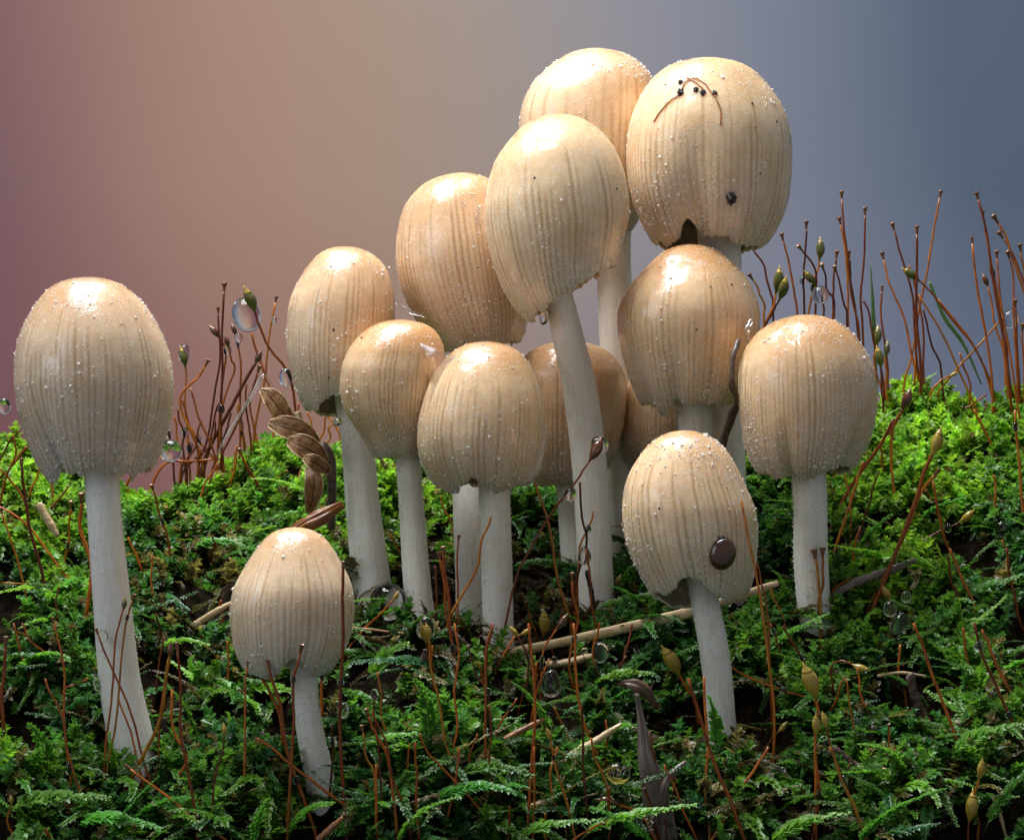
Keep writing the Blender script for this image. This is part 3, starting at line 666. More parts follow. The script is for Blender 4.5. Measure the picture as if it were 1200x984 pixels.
mr = np.random.default_rng(11); DEW = []
clump = lambda px, Y: np.maximum(sstep(-.42, .32, noise2(px, Y*1.3, 95, 0)+.35*noise2(px, Y*1.3, 40, 1)), .8*sstep(170, 260, Y))
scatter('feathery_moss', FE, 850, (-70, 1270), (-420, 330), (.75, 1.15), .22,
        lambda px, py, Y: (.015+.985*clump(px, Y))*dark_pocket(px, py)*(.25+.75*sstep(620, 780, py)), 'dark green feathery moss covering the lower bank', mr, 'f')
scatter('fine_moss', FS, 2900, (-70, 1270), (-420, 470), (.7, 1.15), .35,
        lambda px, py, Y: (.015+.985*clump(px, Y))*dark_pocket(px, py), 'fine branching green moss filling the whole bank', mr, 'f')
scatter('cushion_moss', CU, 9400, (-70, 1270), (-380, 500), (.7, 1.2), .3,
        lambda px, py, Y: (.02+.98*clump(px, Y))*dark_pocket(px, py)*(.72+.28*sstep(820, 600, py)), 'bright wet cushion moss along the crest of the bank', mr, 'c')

_tf = tint_for
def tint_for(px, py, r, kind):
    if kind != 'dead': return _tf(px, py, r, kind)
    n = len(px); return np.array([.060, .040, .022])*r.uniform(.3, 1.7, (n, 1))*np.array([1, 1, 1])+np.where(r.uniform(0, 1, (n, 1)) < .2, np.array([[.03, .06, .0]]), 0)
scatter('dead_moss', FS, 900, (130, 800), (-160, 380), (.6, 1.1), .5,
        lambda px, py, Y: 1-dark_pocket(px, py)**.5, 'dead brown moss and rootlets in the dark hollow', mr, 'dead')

# ------------------------------------------------------------------ single moss fronds that stand out of the bed
fr_ = np.random.default_rng(21)
FRONDS = [(62, 905, 95, 90), (20, 945, 20, 110), (95, 965, 10, 100), (160, 960, 35, 90), (228, 860, 100, 85), (255, 800, -55, 95), (300, 985, 80, 70), (340, 975, 60, 80),
          (395, 975, 25, 85), (440, 790, 70, 60), (470, 985, 60, 95), (505, 862, 95, 80), (515, 935, 12, 110), (540, 905, 5, 90), (640, 862, 100, 80), (600, 985, 30, 110),
          (690, 975, 15, 125), (715, 875, 75, 75), (700, 800, 20, 80), (705, 712, 2, 130), (760, 985, 140, 80), (838, 870, 92, 70), (905, 985, 30, 90), (1010, 985, 55, 120),
          (1055, 900, 130, 70), (1085, 770, 15, 100), (1100, 815, -12, 110), (1120, 880, 40, 80), (1160, 960, 60, 90), (1190, 800, 160, 80), (1010, 640, 60, 60), (1080, 610, 40, 70),
          (1135, 560, 20, 70), (1170, 690, 170, 80), (960, 850, 150, 70), (30, 780, 30, 80), (60, 700, 50, 70), (230, 640, 20, 80), (190, 760, 15, 70), (420, 880, 35, 90)]
for k, (px, py, hd, ln) in enumerate(FRONDS):
    Y = ground_Y(px, py+14)-14; b = P(px, py, Y)
    v, f, ax = feather(ln, fr_.uniform(12, 16), 4.4, (fr_.uniform(.05, .35), fr_.uniform(-.75, -.2)), fr_, 3, True)
    h = math.radians(hd); x = np.array([math.cos(h)*.92, fr_.uniform(-.7, -.35), math.sin(h)*.6+.1]); x /= np.linalg.norm(x)
    z = np.array([0, -.45, .9])+fr_.normal(0, .15, 3); z -= x*(x@z); z /= np.linalg.norm(z); y = np.cross(z, x)
    R3 = np.stack([x, y, z], 1); v = v@R3.T*S; ax = ax@R3.T*S
    root = empty('moss_frond', b, 'single feathery green moss frond arching out of the moss bed', 'moss frond', 'feathery moss fronds')
    me = mk_mesh('foliage', v, f, M['moss'])
    t = np.array([.095, .25, .045])*fr_.uniform(.7, 1.5)*np.array([fr_.uniform(.7, 1.3), 1, 1])
    lv = np.repeat(fr_.uniform(.8, 1.25, len(v)//5), 5)
    at = me.attributes.new('tint', 'FLOAT_COLOR', 'POINT'); at.data.foreach_set('color', np.hstack([t[None]*lv[:, None], np.ones((len(v), 1))]).astype(np.float32).ravel())
    obj('foliage', me, root)
    tv, tf = tube(np.vstack([ax[0]-x*10*S-np.array([0, 0, 6*S]), ax[::2]]), .9*S, 5); obj('stem', mk_mesh('stem', tv, tf, M['grass']), root)

# ------------------------------------------------------------------ moss stalks (setae) with cups and capsules
def at_pts(pts, Y, dy=None):
    n = len(pts); return np.array([P(x, y, Y+(0 if dy is None else dy*(1-i/(n-1)))) for i, (x, y) in enumerate(pts)])

ZONE = {'tuft': ('in the tuft beside the winged seeds', 'moss stalks in the tuft by the winged seeds'),
        'crest': ('on the crest beyond the shiny-crowned mushroom', 'moss stalks on the crest'),
        'foot': ('around the foot of the lone frosted mushroom', 'moss stalks round the lone mushroom'),
        'front': ('in the dark moss before the cluster stems', 'moss stalks before the cluster'),
        'bank': ('on the bank by the shiny-crowned mushroom', 'moss stalks on the green bank'),
        'bed': ('in the low moss bed below the seed-bearing mushroom', 'moss stalks in the low moss bed')}
TIP = {'cup': 'amber moss stalk with cup tip', 'point': 'bare red-brown blunt moss stalk', 'green': 'moss stalk with green capsule',
       'yellow': 'moss stalk with yellow capsule', 'brown': 'moss stalk with dark brown capsule'}
CAPM = {'green': 'green_capsule', 'yellow': 'yellow_capsule', 'brown': 'brown_capsule'}
sr = np.random.default_rng(5)
STALKS = []
def stalk(pts, tip='cup', zone='front', rad=1.35, Y=None, size=1.0):
    """pts in photograph pixels, tip first, foot last"""
    pts = [tuple(map(float, p)) for p in pts]
    bx, by = pts[-1]
    if Y is None: Y = ground_Y(bx, by+8)-6
    d = np.array(pts[-1])-np.array(pts[-2]); d = d/np.linalg.norm(d)
    gpy = float(ground_py(np.array(bx), np.array(Y)))
    ext = max(14, gpy-by+6); pts.append((bx+d[0]*ext*.5, by+ext))
    n = 22 if len(pts) > 3 else 14
    w3 = catmull(at_pts(pts, Y, sr.uniform(-26, 10)), n); base = w3[-1].copy()
    w3[1:-1] += sr.normal(0, .22*S, (n-2, 3)); uq = np.linspace(0, 1, n); w3[:, 0] += S*np.sin(np.pi*uq)*(sr.normal(0, 2.2)*np.sin(uq*sr.uniform(4, 9)+sr.uniform(0, 6))+sr.normal(0, 1.2)*np.sin(uq*14+sr.uniform(0, 6)))
    lab = TIP[tip]+' '+ZONE[zone][0]
    root = empty('moss_stalk', base, lab, 'moss stalk', ZONE[zone][1]+', '+tip)
    f = (D+Y)/D; rr = rad*S*f*.98
    tv, tf = tube(w3-base, rr*np.linspace(.85, 1.15, n), 7); obj('stalk', mk_mesh('stalk', tv, tf, M['stalk']), root)
    a = w3[0]-base; ad = w3[0]-w3[2]; ad /= np.linalg.norm(ad); q = S*f*size
    if tip == 'cup':
        v, F = lathe([(-.15, rr/q*.8), (.25, rr/q*1.15), (.6, 2.1), (.85, 3.1), (1.0, 3.3), (1.0, 2.3), (.7, 1.3)], (0, 0, 0), (0, 0, 1), 10)
        v[:, :2] *= q*.92; v[:, 2] *= 9*q
        z = ad; x = np.cross(z, [0, 1, .01]); x /= np.linalg.norm(x); y = np.cross(z, x)
        obj('cup', mk_mesh('cup', v@np.stack([x, y, z]) + a, F, M['cup']), root)
    elif tip in CAPM:
        pr = [(-.12, rr/q*.9), (0, 1.6), (.12, 3.3), (.3, 5.0), (.5, 5.6), (.68, 5.0), (.8, 3.9), (.84, 3.2), (.92, 2.0), (1.0, .9), (1.12, .35)]
        ln = 23*q
        v, F = lathe(pr, (0, 0, 0), (0, 0, 1), 14); v[:, :2] *= q; v[:, 2] *= ln
        v[:, 0] += .12*ln*(v[:, 2]/ln)**2
        z = ad; x = np.cross(z, [0, 1, .01]); x /= np.linalg.norm(x); y = np.cross(z, x); B3 = np.stack([x, y, z])
        cp = obj('capsule', mk_mesh('capsule', v@B3+a, F, M[CAPM[tip]]), root)
        lid = [(.80, 4.05), (.86, 3.3), (.93, 2.1), (1.01, 1.0), (1.14, .3)]
        v, F = lathe(lid, (0, 0, 0), (0, 0, 1), 12); v[:, :2] *= q; v[:, 2] *= ln; v[:, 0] += .12*ln*(v[:, 2]/ln)**2
        obj('lid', mk_mesh('lid', v@B3+a, F, M['yellow_capsule'] if tip != 'brown' else M['cup']), cp)
    STALKS.append((w3, Y)); return w3, Y

def block(x0, y0, f, zone, rows):
    for r in rows:
        pts = zp(x0, y0, f, r[0]); kw = dict(r[2]) if len(r) > 2 else {}
        stalk(pts, r[1], kw.pop('zone', zone), **kw)

# crest, against the backdrop
block(880, 220, 3.516, 'crest', [
    ([(375, 45), (395, 260), (420, 450), (440, 640)], 'cup'), ([(370, 152), (392, 300), (405, 590)], 'cup'), ([(470, 112), (468, 300), (450, 450), (460, 640)], 'cup'),
    ([(228, 168), (226, 330), (220, 520)], 'cup'), ([(133, 218), (165, 350), (195, 530)], 'cup'), ([(283, 290), (270, 340), (262, 420), (230, 560)], 'green', dict(size=.95)),
    ([(212, 260), (250, 310), (272, 380), (262, 540)], 'cup'), ([(300, 340), (322, 410), (325, 560)], 'cup'), ([(352, 290), (345, 380), (330, 560)], 'cup'),
    ([(353, 350), (380, 460), (400, 600)], 'cup'), ([(405, 290), (420, 440), (447, 630)], 'cup'), ([(10, 258), (55, 330), (80, 430), (95, 560)], 'cup'),
    ([(8, 380), (35, 430), (52, 480), (60, 580)], 'cup'), ([(547, 296), (570, 400), (630, 530), (670, 690), (690, 790)], 'cup'),
    ([(590, 175), (630, 330), (665, 480), (690, 720), (700, 800)], 'cup'), ([(684, 188), (686, 440), (692, 700), (692, 900)], 'cup', dict(rad=1.8)),
    ([(778, 40), (745, 220), (715, 420), (690, 600), (676, 800)], 'cup', dict(size=.9)), ([(650, 320), (675, 400), (700, 520), (712, 760)], 'point'),
    ([(690, 440), (780, 590), (850, 740), (905, 850), (955, 975)], 'point'), ([(912, 228), (935, 420), (965, 600), (985, 790), (1003, 950)], 'cup', dict(size=.8, rad=1.6)),
    ([(937, 48), (965, 180), (1000, 370), (1040, 620), (1070, 840), (1090, 980)], 'cup', dict(rad=1.6)), ([(958, 125), (985, 280), (1020, 470), (1050, 720), (1062, 880)], 'cup', dict(rad=1.6)),
    ([(1014, 290), (1025, 420), (1045, 560), (1075, 740), (1110, 980)], 'cup'), ([(975, 405), (1000, 520), (1035, 680), (1060, 840)], 'brown', dict(size=.62)),
    ([(1000, 370), (1020, 500), (1050, 640), (1080, 860)], 'brown', dict(size=.62)), ([(1018, 145), (1070, 250), (1125, 420), (1160, 640), (1170, 900)], 'cup', dict(size=1.25, rad=1.6)),
    ([(1040, 210), (1085, 290), (1140, 420), (1170, 700), (1180, 900)], 'cup', dict(size=1.15)), ([(1065, 290), (1085, 400), (1095, 640), (1105, 920)], 'cup'),
    ([(1112, 262), (1130, 400), (1150, 640), (1140, 900)], 'cup'), ([(1118, 590), (1124, 700), (1120, 900)], 'cup'), ([(1090, 490), (1098, 640), (1108, 900)], 'cup'),
    ([(860, 680), (885, 760), (905, 860), (925, 940)], 'point'), ([(820, 775), (785, 795), (750, 860), (705, 895)], 'yellow', dict(size=.45)),
    ([(710, 500), (745, 640), (770, 730), (805, 880)], 'point'), ([(680, 610), (655, 720), (625, 840)], 'point'), ([(540, 425), (540, 520), (555, 640), (560, 780)], 'cup', dict(size=.7)),
    ([(690, 380), (760, 450), (860, 580), (940, 700), (985, 790)], 'green', dict(size=.95)), ([(770, 460), (850, 560), (910, 640), (970, 760)], 'point'),
    ([(105, 425), (95, 470), (50, 570), (20, 650)], 'green', dict(size=1.15)), ([(120, 455), (96, 500), (56, 575), (20, 660)], 'green', dict(size=1.1)),
    ([(262, 400), (295, 470), (298, 540), (290, 640)], 'green', dict(size=.8)),
    ([(508, 640), (490, 520), (462, 462)][::-1]+[(530, 760), (560, 930)], 'point'), ([(520, 640), (512, 700), (535, 820), (545, 960)], 'green', dict(size=.85)),
    ([(555, 690), (545, 740), (565, 830), (580, 930)], 'green', dict(size=.7)), ([(535, 735), (535, 800), (540, 900), (540, 1000)], 'green', dict(size=.95)),
    ([(1040, 530), (960, 620), (860, 740), (745, 900)], 'point'), ([(970, 850), (915, 890), (850, 930)], 'point')])
# tuft left of the cluster
block(180, 330, 3.9375, 'tuft', [
    ([(325, 45), (315, 280), (310, 560), (320, 840)], 'cup', dict(rad=1.6, size=1.15)), ([(298, 145), (300, 300), (285, 500), (250, 700), (215, 850)], 'cup', dict(size=.8)),
    ([(300, 255), (318, 300), (318, 420), (300, 800)], 'brown', dict(size=.7)), ([(378, 245), (395, 330), (405, 400), (400, 620), (395, 850)], 'brown', dict(size=.55)),
    ([(562, 95), (540, 230), (505, 430), (480, 620), (460, 820)], 'cup', dict(size=.8)), ([(450, 230), (475, 340), (515, 440), (545, 510), (560, 700)], 'point', dict(rad=1.6)),
    ([(465, 130), (487, 190), (540, 310), (600, 395), (640, 520), (660, 760)], 'green', dict(rad=1.6, size=1.2)), ([(146, 385), (150, 440), (145, 540), (150, 640), (165, 820)], 'green', dict(size=.9)),
    ([(238, 388), (200, 440), (150, 500), (145, 600), (215, 810)], 'cup', dict(rad=1.6)), ([(345, 300), (358, 360), (372, 400), (330, 520), (315, 700), (322, 850)], 'brown', dict(size=.6)),
    ([(130, 545), (165, 640), (215, 790), (185, 970)], 'point'), ([(170, 490), (200, 600), (245, 720), (285, 830), (240, 980)], 'point'),
    ([(470, 375), (400, 500), (320, 640), (240, 810)], 'brown', dict(rad=2.3, size=.7)), ([(480, 420), (430, 560), (340, 740), (310, 850)], 'cup', dict(rad=1.5)),
    ([(405, 795), (445, 880), (490, 980)], 'cup', dict(size=.8)), ([(375, 780), (365, 870), (350, 945)], 'point'), ([(430, 470), (425, 620), (450, 780)], 'point'),
    ([(445, 540), (455, 640), (480, 770)], 'point'), ([(385, 560), (400, 680), (420, 800)], 'point'), ([(110, 590), (130, 680), (140, 790)], 'point'), ([(60, 670), (85, 780), (95, 870)], 'point'),
    ([(285, 640), (255, 760), (150, 880)], 'point'), ([(360, 600), (330, 720), (270, 860)], 'point'), ([(220, 640), (190, 760), (130, 900)], 'point'), ([(668, 560), (672, 640), (680, 780)], 'point'),
    ([(710, 600), (725, 660), (740, 780)], 'point'), ([(795, 615), (770, 700), (745, 790)], 'point'), ([(835, 650), (800, 700), (760, 800)], 'point'), ([(800, 620), (835, 660), (860, 720), (850, 840)], 'point'),
    ([(275, 820), (150, 830), (45, 850)], 'point', dict(rad=1.6)), ([(620, 870), (560, 910), (510, 980)], 'point'), ([(690, 850), (650, 940), (620, 1010)], 'point'),
    ([(95, 620), (110, 700), (120, 860)], 'point'), ([(410, 640), (412, 760), (418, 880)], 'point'), ([(165, 745), (165, 800), (160, 900)], 'point'), ([(300, 560), (262, 690), (235, 850)], 'point')])
# round the lone mushroom
block(0, 500, 3.937, 'foot', [
    ([(100, 180), (108, 290), (140, 460), (175, 620), (215, 810)], 'cup', dict(rad=2.0)), ([(60, 40), (70, 130), (20, 250), (-10, 420)], 'point'), ([(125, 90), (70, 160), (-10, 260)], 'point', dict(rad=2)),
    ([(90, 20), (50, 60), (-10, 170)], 'point'), ([(-10, 185), (50, 245), (110, 320), (130, 420)], 'point'), ([(10, 400), (50, 520), (85, 640), (130, 810)], 'cup', dict(size=.8)),
    ([(-10, 365), (60, 400), (140, 470), (250, 620), (370, 770)], 'brown', dict(size=.7)), ([(375, 350), (378, 440), (398, 640), (405, 900)], 'cup', dict(rad=2.4, size=1.3)),
    ([(325, 375), (318, 480), (300, 640)], 'cup'), ([(240, 255), (243, 350), (240, 440)], 'point'), ([(180, 190), (150, 270), (130, 360)], 'point'), ([(320, 270), (250, 370), (170, 490)], 'point'),
    ([(595, 190), (600, 260), (590, 330)], 'point', dict(rad=1.8)), ([(708, 295), (730, 370), (765, 500), (792, 640)], 'cup', dict(size=.9)), ([(590, 510), (625, 590), (660, 690)], 'point'),
    ([(700, 590), (700, 700), (706, 830)], 'point'), ([(0, 718), (120, 725), (250, 745), (385, 775)], 'point'), ([(985, 500), (980, 560), (985, 640)], 'point'), ([(1112, 125), (1150, 210), (1185, 290)], 'cup', dict(size=.8)),
    ([(890, 300), (915, 170), (925, 100)][::-1], 'point'), ([(1095, 85), (1080, 180), (1060, 280)], 'point'), ([(1005, 165), (960, 270), (905, 400)], 'point'), ([(880, 0), (920, 70), (1000, 170)], 'point'),
    ([(1020, 800), (1018, 870), (1030, 980)], 'point'), ([(265, 765), (262, 830), (275, 980)], 'cup', dict(size=.8)), ([(720, 860), (740, 960), (735, 1060)], 'point')])
block(0, 730, 3.873, 'foot', [
    ([(445, 50), (520, 240), (610, 490), (700, 745)], 'cup', dict(size=.8)), ([(560, -65), (535, 60), (520, 270), (490, 500), (460, 715)], 'green', dict(size=.55)), ([(600, -100), (570, 20), (512, 400), (490, 715)], 'cup'),
    ([(770, 150), (735, 330), (690, 500), (600, 745)], 'brown', dict(rad=2.2, size=.7)), ([(772, 160), (725, 400), (715, 600), (700, 735)], 'point'), ([(805, 120), (820, 350), (845, 620), (890, 920)], 'cup', dict(rad=1.8)),
    ([(780, 300), (800, 520), (820, 640), (830, 740)], 'point', dict(rad=1.8)), ([(745, 60), (715, 200), (700, 360)], 'point'), ([(25, 105), (18, 260), (10, 380), (25, 620)], 'cup', dict(rad=2.4, size=1.3)),
    ([(60, 0), (100, 140), (135, 240), (150, 330)], 'point'), ([(205, 250), (240, 360), (300, 540), (400, 850)], 'point'), ([(245, 0), (285, 200), (298, 500), (320, 800)], 'cup', dict(size=.8)),
    ([(100, 0), (150, 90), (250, 190)], 'point'), ([(1122, 195), (1105, 400), (1108, 640), (1112, 790)], 'cup', dict(size=.7)), ([(1030, 80), (1035, 200), (1048, 335)], 'point'),
    ([(590, 660), (740, 780), (900, 900), (1040, 985)], 'cup', dict(size=.8, rad=1.6)), ([(50, 820), (46, 900), (38, 990)], 'yellow', dict(size=.45)), ([(1018, 510), (1000, 620), (975, 780), (968, 880)], 'yellow', dict(size=.6)),
    ([(535, 330), (580, 500), (640, 680), (660, 760)], 'point'), ([(340, 900), (330, 950), (325, 1000)], 'point'), ([(185, 820), (220, 822), (262, 826)], 'point', dict(rad=1.8)), ([(205, 930), (225, 985), (240, 1030)], 'point', dict(rad=2.5)),
    ([(290, 300), (340, 280), (400, 250)][::-1]+[(270, 360)], 'point')])
# before the cluster
block(300, 730, 3.873, 'front', [
    ([(200, 135), (175, 300), (152, 560), (140, 990)], 'cup', dict(rad=1.8, size=1.2)), ([(58, 200), (95, 360), (155, 600), (280, 990)], 'cup', dict(rad=2.2)), ([(25, 250), (70, 330), (100, 420), (130, 600)], 'point', dict(rad=2.0)),
    ([(395, -250), (392, 0), (385, 400), (410, 990)], 'cup', dict(rad=2.2, size=.9)), ([(290, 200), (298, 320), (306, 450)], 'point', dict(rad=2)), ([(345, 460), (342, 600), (338, 755)], 'point'),
    ([(510, 420), (560, 550), (605, 640), (645, 990)], 'cup', dict(rad=2)), ([(525, 400), (590, 560), (630, 750), (700, 970)], 'point'), ([(545, 640), (545, 800), (555, 990)], 'point', dict(rad=1.8)),
    ([(485, 495), (510, 600), (525, 700), (545, 860)], 'cup'), ([(550, 220), (565, 340), (580, 460), (600, 570)], 'point'), ([(785, 70), (800, 200), (850, 460), (905, 650)], 'yellow', dict(size=.75)),
    ([(900, 0), (930, 200), (925, 400), (890, 610)], 'point'), ([(960, 100), (1000, 230), (1045, 320), (1045, 480)], 'point'), ([(1078, 0), (1045, 130), (1040, 400), (1050, 725)], 'point', dict(rad=1.7)),
    ([(0, 520), (90, 580), (170, 650), (300, 750), (475, 880)], 'point', dict(rad=1.8)), ([(722, 540), (728, 760), (740, 990)], 'point', dict(rad=1.7)), ([(742, 500), (790, 600), (900, 720), (1035, 865)], 'point'),
    ([(700, 545), (690, 620), (678, 720)], 'point'), ([(1005, 500), (970, 610), (930, 720)], 'point'), ([(1185, 340), (1110, 460), (1100, 560), (1150, 650)], 'point'), ([(1060, 370), (1080, 600), (1095, 810)], 'point'),
    ([(540, 330), (538, 420), (560, 640), (575, 880)], 'point'), ([(885, 280), (980, 350), (1090, 435)], 'point'), ([(1150, 830), (1148, 900), (1150, 1000)], 'point'), ([(845, 990), (900, 760), (920, 560)][::-1], 'point')])
block(400, 560, 3.937, 'front', [
    ([(690, 175), (660, 270), (600, 440), (500, 690)], 'point', dict(rad=1.6)), ([(540, 290), (534, 420), (532, 560), (540, 700)], 'cup', dict(size=.8)), ([(470, 350), (482, 460), (500, 650), (530, 910)], 'cup', dict(rad=2)),
    ([(455, 375), (470, 480), (490, 640), (520, 860)], 'cup', dict(rad=1.6)), ([(432, 405), (435, 520), (440, 640)], 'point'), ([(240, 290), (285, 370), (360, 480), (445, 610)], 'yellow', dict(size=.55)),
    ([(455, 80), (490, 170), (525, 290)], 'point'), ([(890, 20), (945, 180), (985, 400), (1045, 600), (1060, 680)], 'point', dict(rad=1.8)), 
    ([(1100, 20), (1108, 190), (1135, 300), (1090, 480), (1060, 640)], 'point', dict(rad=1.6)), ([(1162, 155), (1140, 240), (1105, 330), (1085, 480), (1075, 620)], 'point'), ([(1130, 330), (1148, 480), (1170, 660), (1180, 720)], 'point'),
    ([(860, 600), (880, 670), (910, 750)], 'cup'), ([(935, 720), (928, 780), (920, 880)], 'yellow', dict(size=1.25)), ([(1066, 470), (1070, 700), (1085, 990)], 'cup', dict(rad=1.5)), ([(700, 670), (680, 760), (650, 890)], 'point'),
    ([(640, 880), (650, 930), (660, 1000)], 'yellow', dict(size=.5)), ([(20, 550), (10, 680), (5, 780)], 'point'), ([(240, 560), (160, 640), (90, 720), (50, 770)], 'yellow', dict(size=.5)), ([(393, 755), (405, 830), (425, 900)], 'yellow', dict(size=1.0)),
    ([(830, 720), (790, 740), (760, 800), (720, 860)], 'yellow', dict(size=.55)), ([(1030, 600), (985, 700), (965, 840)], 'point'), ([(1180, 590), (1230, 530), (1262, 490)][::-1], 'yellow', dict(size=.6)), ([(865, 760), (875, 860), (880, 960)], 'point'),
    ([(900, 850), (890, 930), (870, 1000)], 'point', dict(rad=1.8)), ([(420, 770), (415, 900), (425, 980)], 'point'), ([(1150, -87), (1102, -16), (1055, 47), (965, 177), (859, 354), (800, 480)], 'brown', dict(size=1.2, Y=-34))])
# low bed
block(600, 730, 3.873, 'bed', [
    ([(75, 0), (95, 200), (98, 480), (60, 970)], 'point', dict(rad=1.9)), ([(280, 0), (290, 200), (325, 460), (410, 640)], 'point', dict(rad=1.7)), ([(315, 370), (325, 600), (342, 900)], 'point', dict(rad=1.6)),
    ([(360, 520), (400, 680), (440, 880)], 'point', dict(rad=1.6)), ([(545, 0), (520, 120), (490, 260)], 'point', dict(rad=1.7)), ([(170, 160), (120, 300), (70, 510)], 'point'), ([(190, 380), (250, 500), (335, 610)], 'point'),
    ([(175, 530), (195, 640), (240, 790), (290, 990)], 'yellow', dict(size=.65, rad=1.7)), ([(425, 440), (428, 520), (430, 640)], 'point'), ([(630, 512), (650, 650), (675, 800), (700, 940)], 'cup', dict(size=.7)),
    ([(610, 770), (630, 840), (655, 920)], 'cup', dict(size=.8)), ([(690, 640), (760, 800), (830, 980)], 'point'), ([(872, 240), (880, 500), (885, 740), (895, 920)], 'point', dict(rad=1.8)),
    ([(800, 250), (860, 440), (930, 680), (1000, 850), (1065, 990)], 'point', dict(rad=2.2)), ([(968, 180), (1050, 230), (1170, 285), (1190, 330)], 'cup', dict(size=.6)), ([(1165, 560), (1090, 680), (1000, 830), (900, 990)], 'point', dict(rad=1.8)),
    ([(442, 740), (443, 850), (446, 990)], 'point', dict(rad=1.7)), ([(480, 820), (560, 850), (610, 900), (650, 980)], 'brown', dict(size=1.1, rad=2)), ([(395, 0), (388, 40), (372, 150), (400, 280)], 'point'),
    ([(755, 225), (790, 290), (830, 380)], 'yellow', dict(size=1.55, rad=1.7)), ([(520, 150), (450, 240), (400, 275)], 'point', dict(rad=2)), ([(740, 700), (735, 770), (730, 850)], 'point'), ([(210, 20), (165, 80), (140, 150), (130, 330)], 'brown', dict(size=.8)),
    ([(1040, -560), (1078, -385), (1110, -190), (1160, 60), (1175, 300), (1180, 640)], 'point', dict(rad=1.6)), ([(1105, -300), (1130, -200), (1165, 0), (1180, 500)], 'cup', dict(size=.8)), ([(430, 900), (370, 930), (290, 985), (200, 1060)], 'point'),
    ([(25, 60), (60, 140), (75, 260), (30, 420)], 'yellow', dict(size=.6)), ([(205, 560), (180, 640), (200, 800), (230, 900)], 'point'), ([(100, 560), (110, 760), (95, 990)], 'point'), ([(150, 860), (145, 920), (150, 1010)], 'point')])
# green bank
block(900, 480, 3.937, 'bank', [
    ([(620, 0), (570, 90), (500, 190), (400, 290), (270, 415)], 'brown', dict(rad=2.4, size=1.1)), ([(580, 40), (520, 160), (420, 300), (340, 440), (280, 565)], 'point', dict(rad=2.2)), ([(440, 240), (400, 350), (370, 440), (300, 680)], 'point', dict(rad=1.8)),
    ([(760, 200), (720, 290), (690, 380), (600, 640), (520, 830), (450, 980)], 'yellow', dict(rad=2.6, size=1.25)), ([(770, 300), (700, 390), (640, 560), (560, 720), (470, 900)], 'cup', dict(rad=2.0)), ([(760, 330), (800, 520), (825, 620), (860, 720)], 'point', dict(rad=1.8)),
    ([(745, 400), (780, 470), (805, 540)], 'cup'), ([(890, 515), (830, 545), (740, 590), (635, 645)], 'yellow', dict(size=.85, rad=1.6)), ([(950, 0), (1000, 100), (1045, 190)], 'point', dict(rad=1.7)), ([(1040, 300), (1055, 420), (1072, 515)], 'point', dict(rad=1.6)),
    ([(1100, 640), (1130, 780), (1180, 985)], 'point', dict(rad=1.8)), ([(838, 640), (890, 770), (950, 900), (985, 990)], 'point', dict(rad=1.9)), ([(830, 670), (840, 780), (880, 890)], 'point', dict(rad=1.6)), ([(1140, 0), (1155, 200), (1165, 380), (1180, 540)], 'point', dict(rad=1.8)),
    ([(220, 690), (235, 800), (243, 900), (245, 1080)], 'cup', dict(rad=1.9, size=1.35)), ([(252, 680), (248, 800), (250, 900), (252, 1080)], 'cup', dict(rad=1.9, size=1.3)), ([(575, 60), (572, 250), (570, 440)], 'point', dict(rad=1.7)),
    ([(345, 255), (365, 380), (385, 610)], 'point'), ([(330, 262), (290, 330), (265, 420)], 'point'), ([(510, 285), (470, 420), (440, 510)], 'point'), ([(425, 540), (400, 640), (400, 760)], 'point'), ([(520, 170), (530, 240), (515, 330)], 'point'),
    ([(385, 770), (340, 800), (290, 850)], 'point'), ([(20, 540), (-10, 580), (-30, 640)], 'yellow', dict(size=.6)), ([(10, 820), (40, 900), (70, 1000)], 'point'), ([(560, 880), (570, 950), (585, 1030)], 'yellow', dict(size=.8)),
    ([(1080, 600), (1105, 680), (1120, 740)], 'point')])
block(900, 730, 3.873, 'bank', [
    ([(215, 330), (222, 420), (215, 620), (225, 990)], 'yellow', dict(size=1.7, rad=1.8)), ([(217, 500), (210, 620), (215, 800), (205, 990)], 'yellow', dict(size=.95)), ([(265, 470), (285, 560), (370, 780), (445, 990)], 'yellow', dict(size=.75, rad=1.6)),
    ([(600, 95), (598, 240), (612, 340), (632, 440)], 'point', dict(rad=1.7)), ([(660, 0), (720, 150), (770, 310), (870, 565)], 'point', dict(rad=1.9)), ([(935, 0), (990, 170), (1050, 320), (1125, 510)], 'point', dict(rad=1.9)),
    ([(970, 30), (1010, 110), (1050, 220), (1115, 345)], 'point', dict(rad=1.9)), ([(885, 20), (898, 120), (912, 215)], 'point', dict(rad=1.7)), ([(10, 0), (60, 120), (90, 260)], 'point'), ([(70, 10), (130, 130), (200, 265)], 'point', dict(rad=1.7)),
    ([(405, 200), (430, 320), (452, 430)], 'point'), ([(355, 250), (380, 400), (402, 540)], 'point'), ([(150, 290), (60, 380), (-10, 450)], 'yellow', dict(size=.5)), ([(0, 280), (90, 310), (195, 345), (230, 380)], 'point'), ([(50, 490), (10, 540), (-40, 640)], 'yellow', dict(size=.6)),
    ([(350, 240), (310, 330), (260, 420)], 'point'), ([(390, 190), (330, 170), (290, 200), (300, 330)], 'yellow', dict(size=.8)), ([(550, 480), (550, 560), (560, 640)], 'cup', dict(size=.7)), ([(370, 620), (375, 680), (380, 740)], 'point'), ([(280, 560), (330, 680), (400, 860), (450, 990)], 'point', dict(rad=2)),
    ([(960, 700), (935, 800), (950, 920)], 'yellow', dict(size=.95)), ([(915, 890), (905, 960), (915, 1050)], 'yellow', dict(size=1.4))])

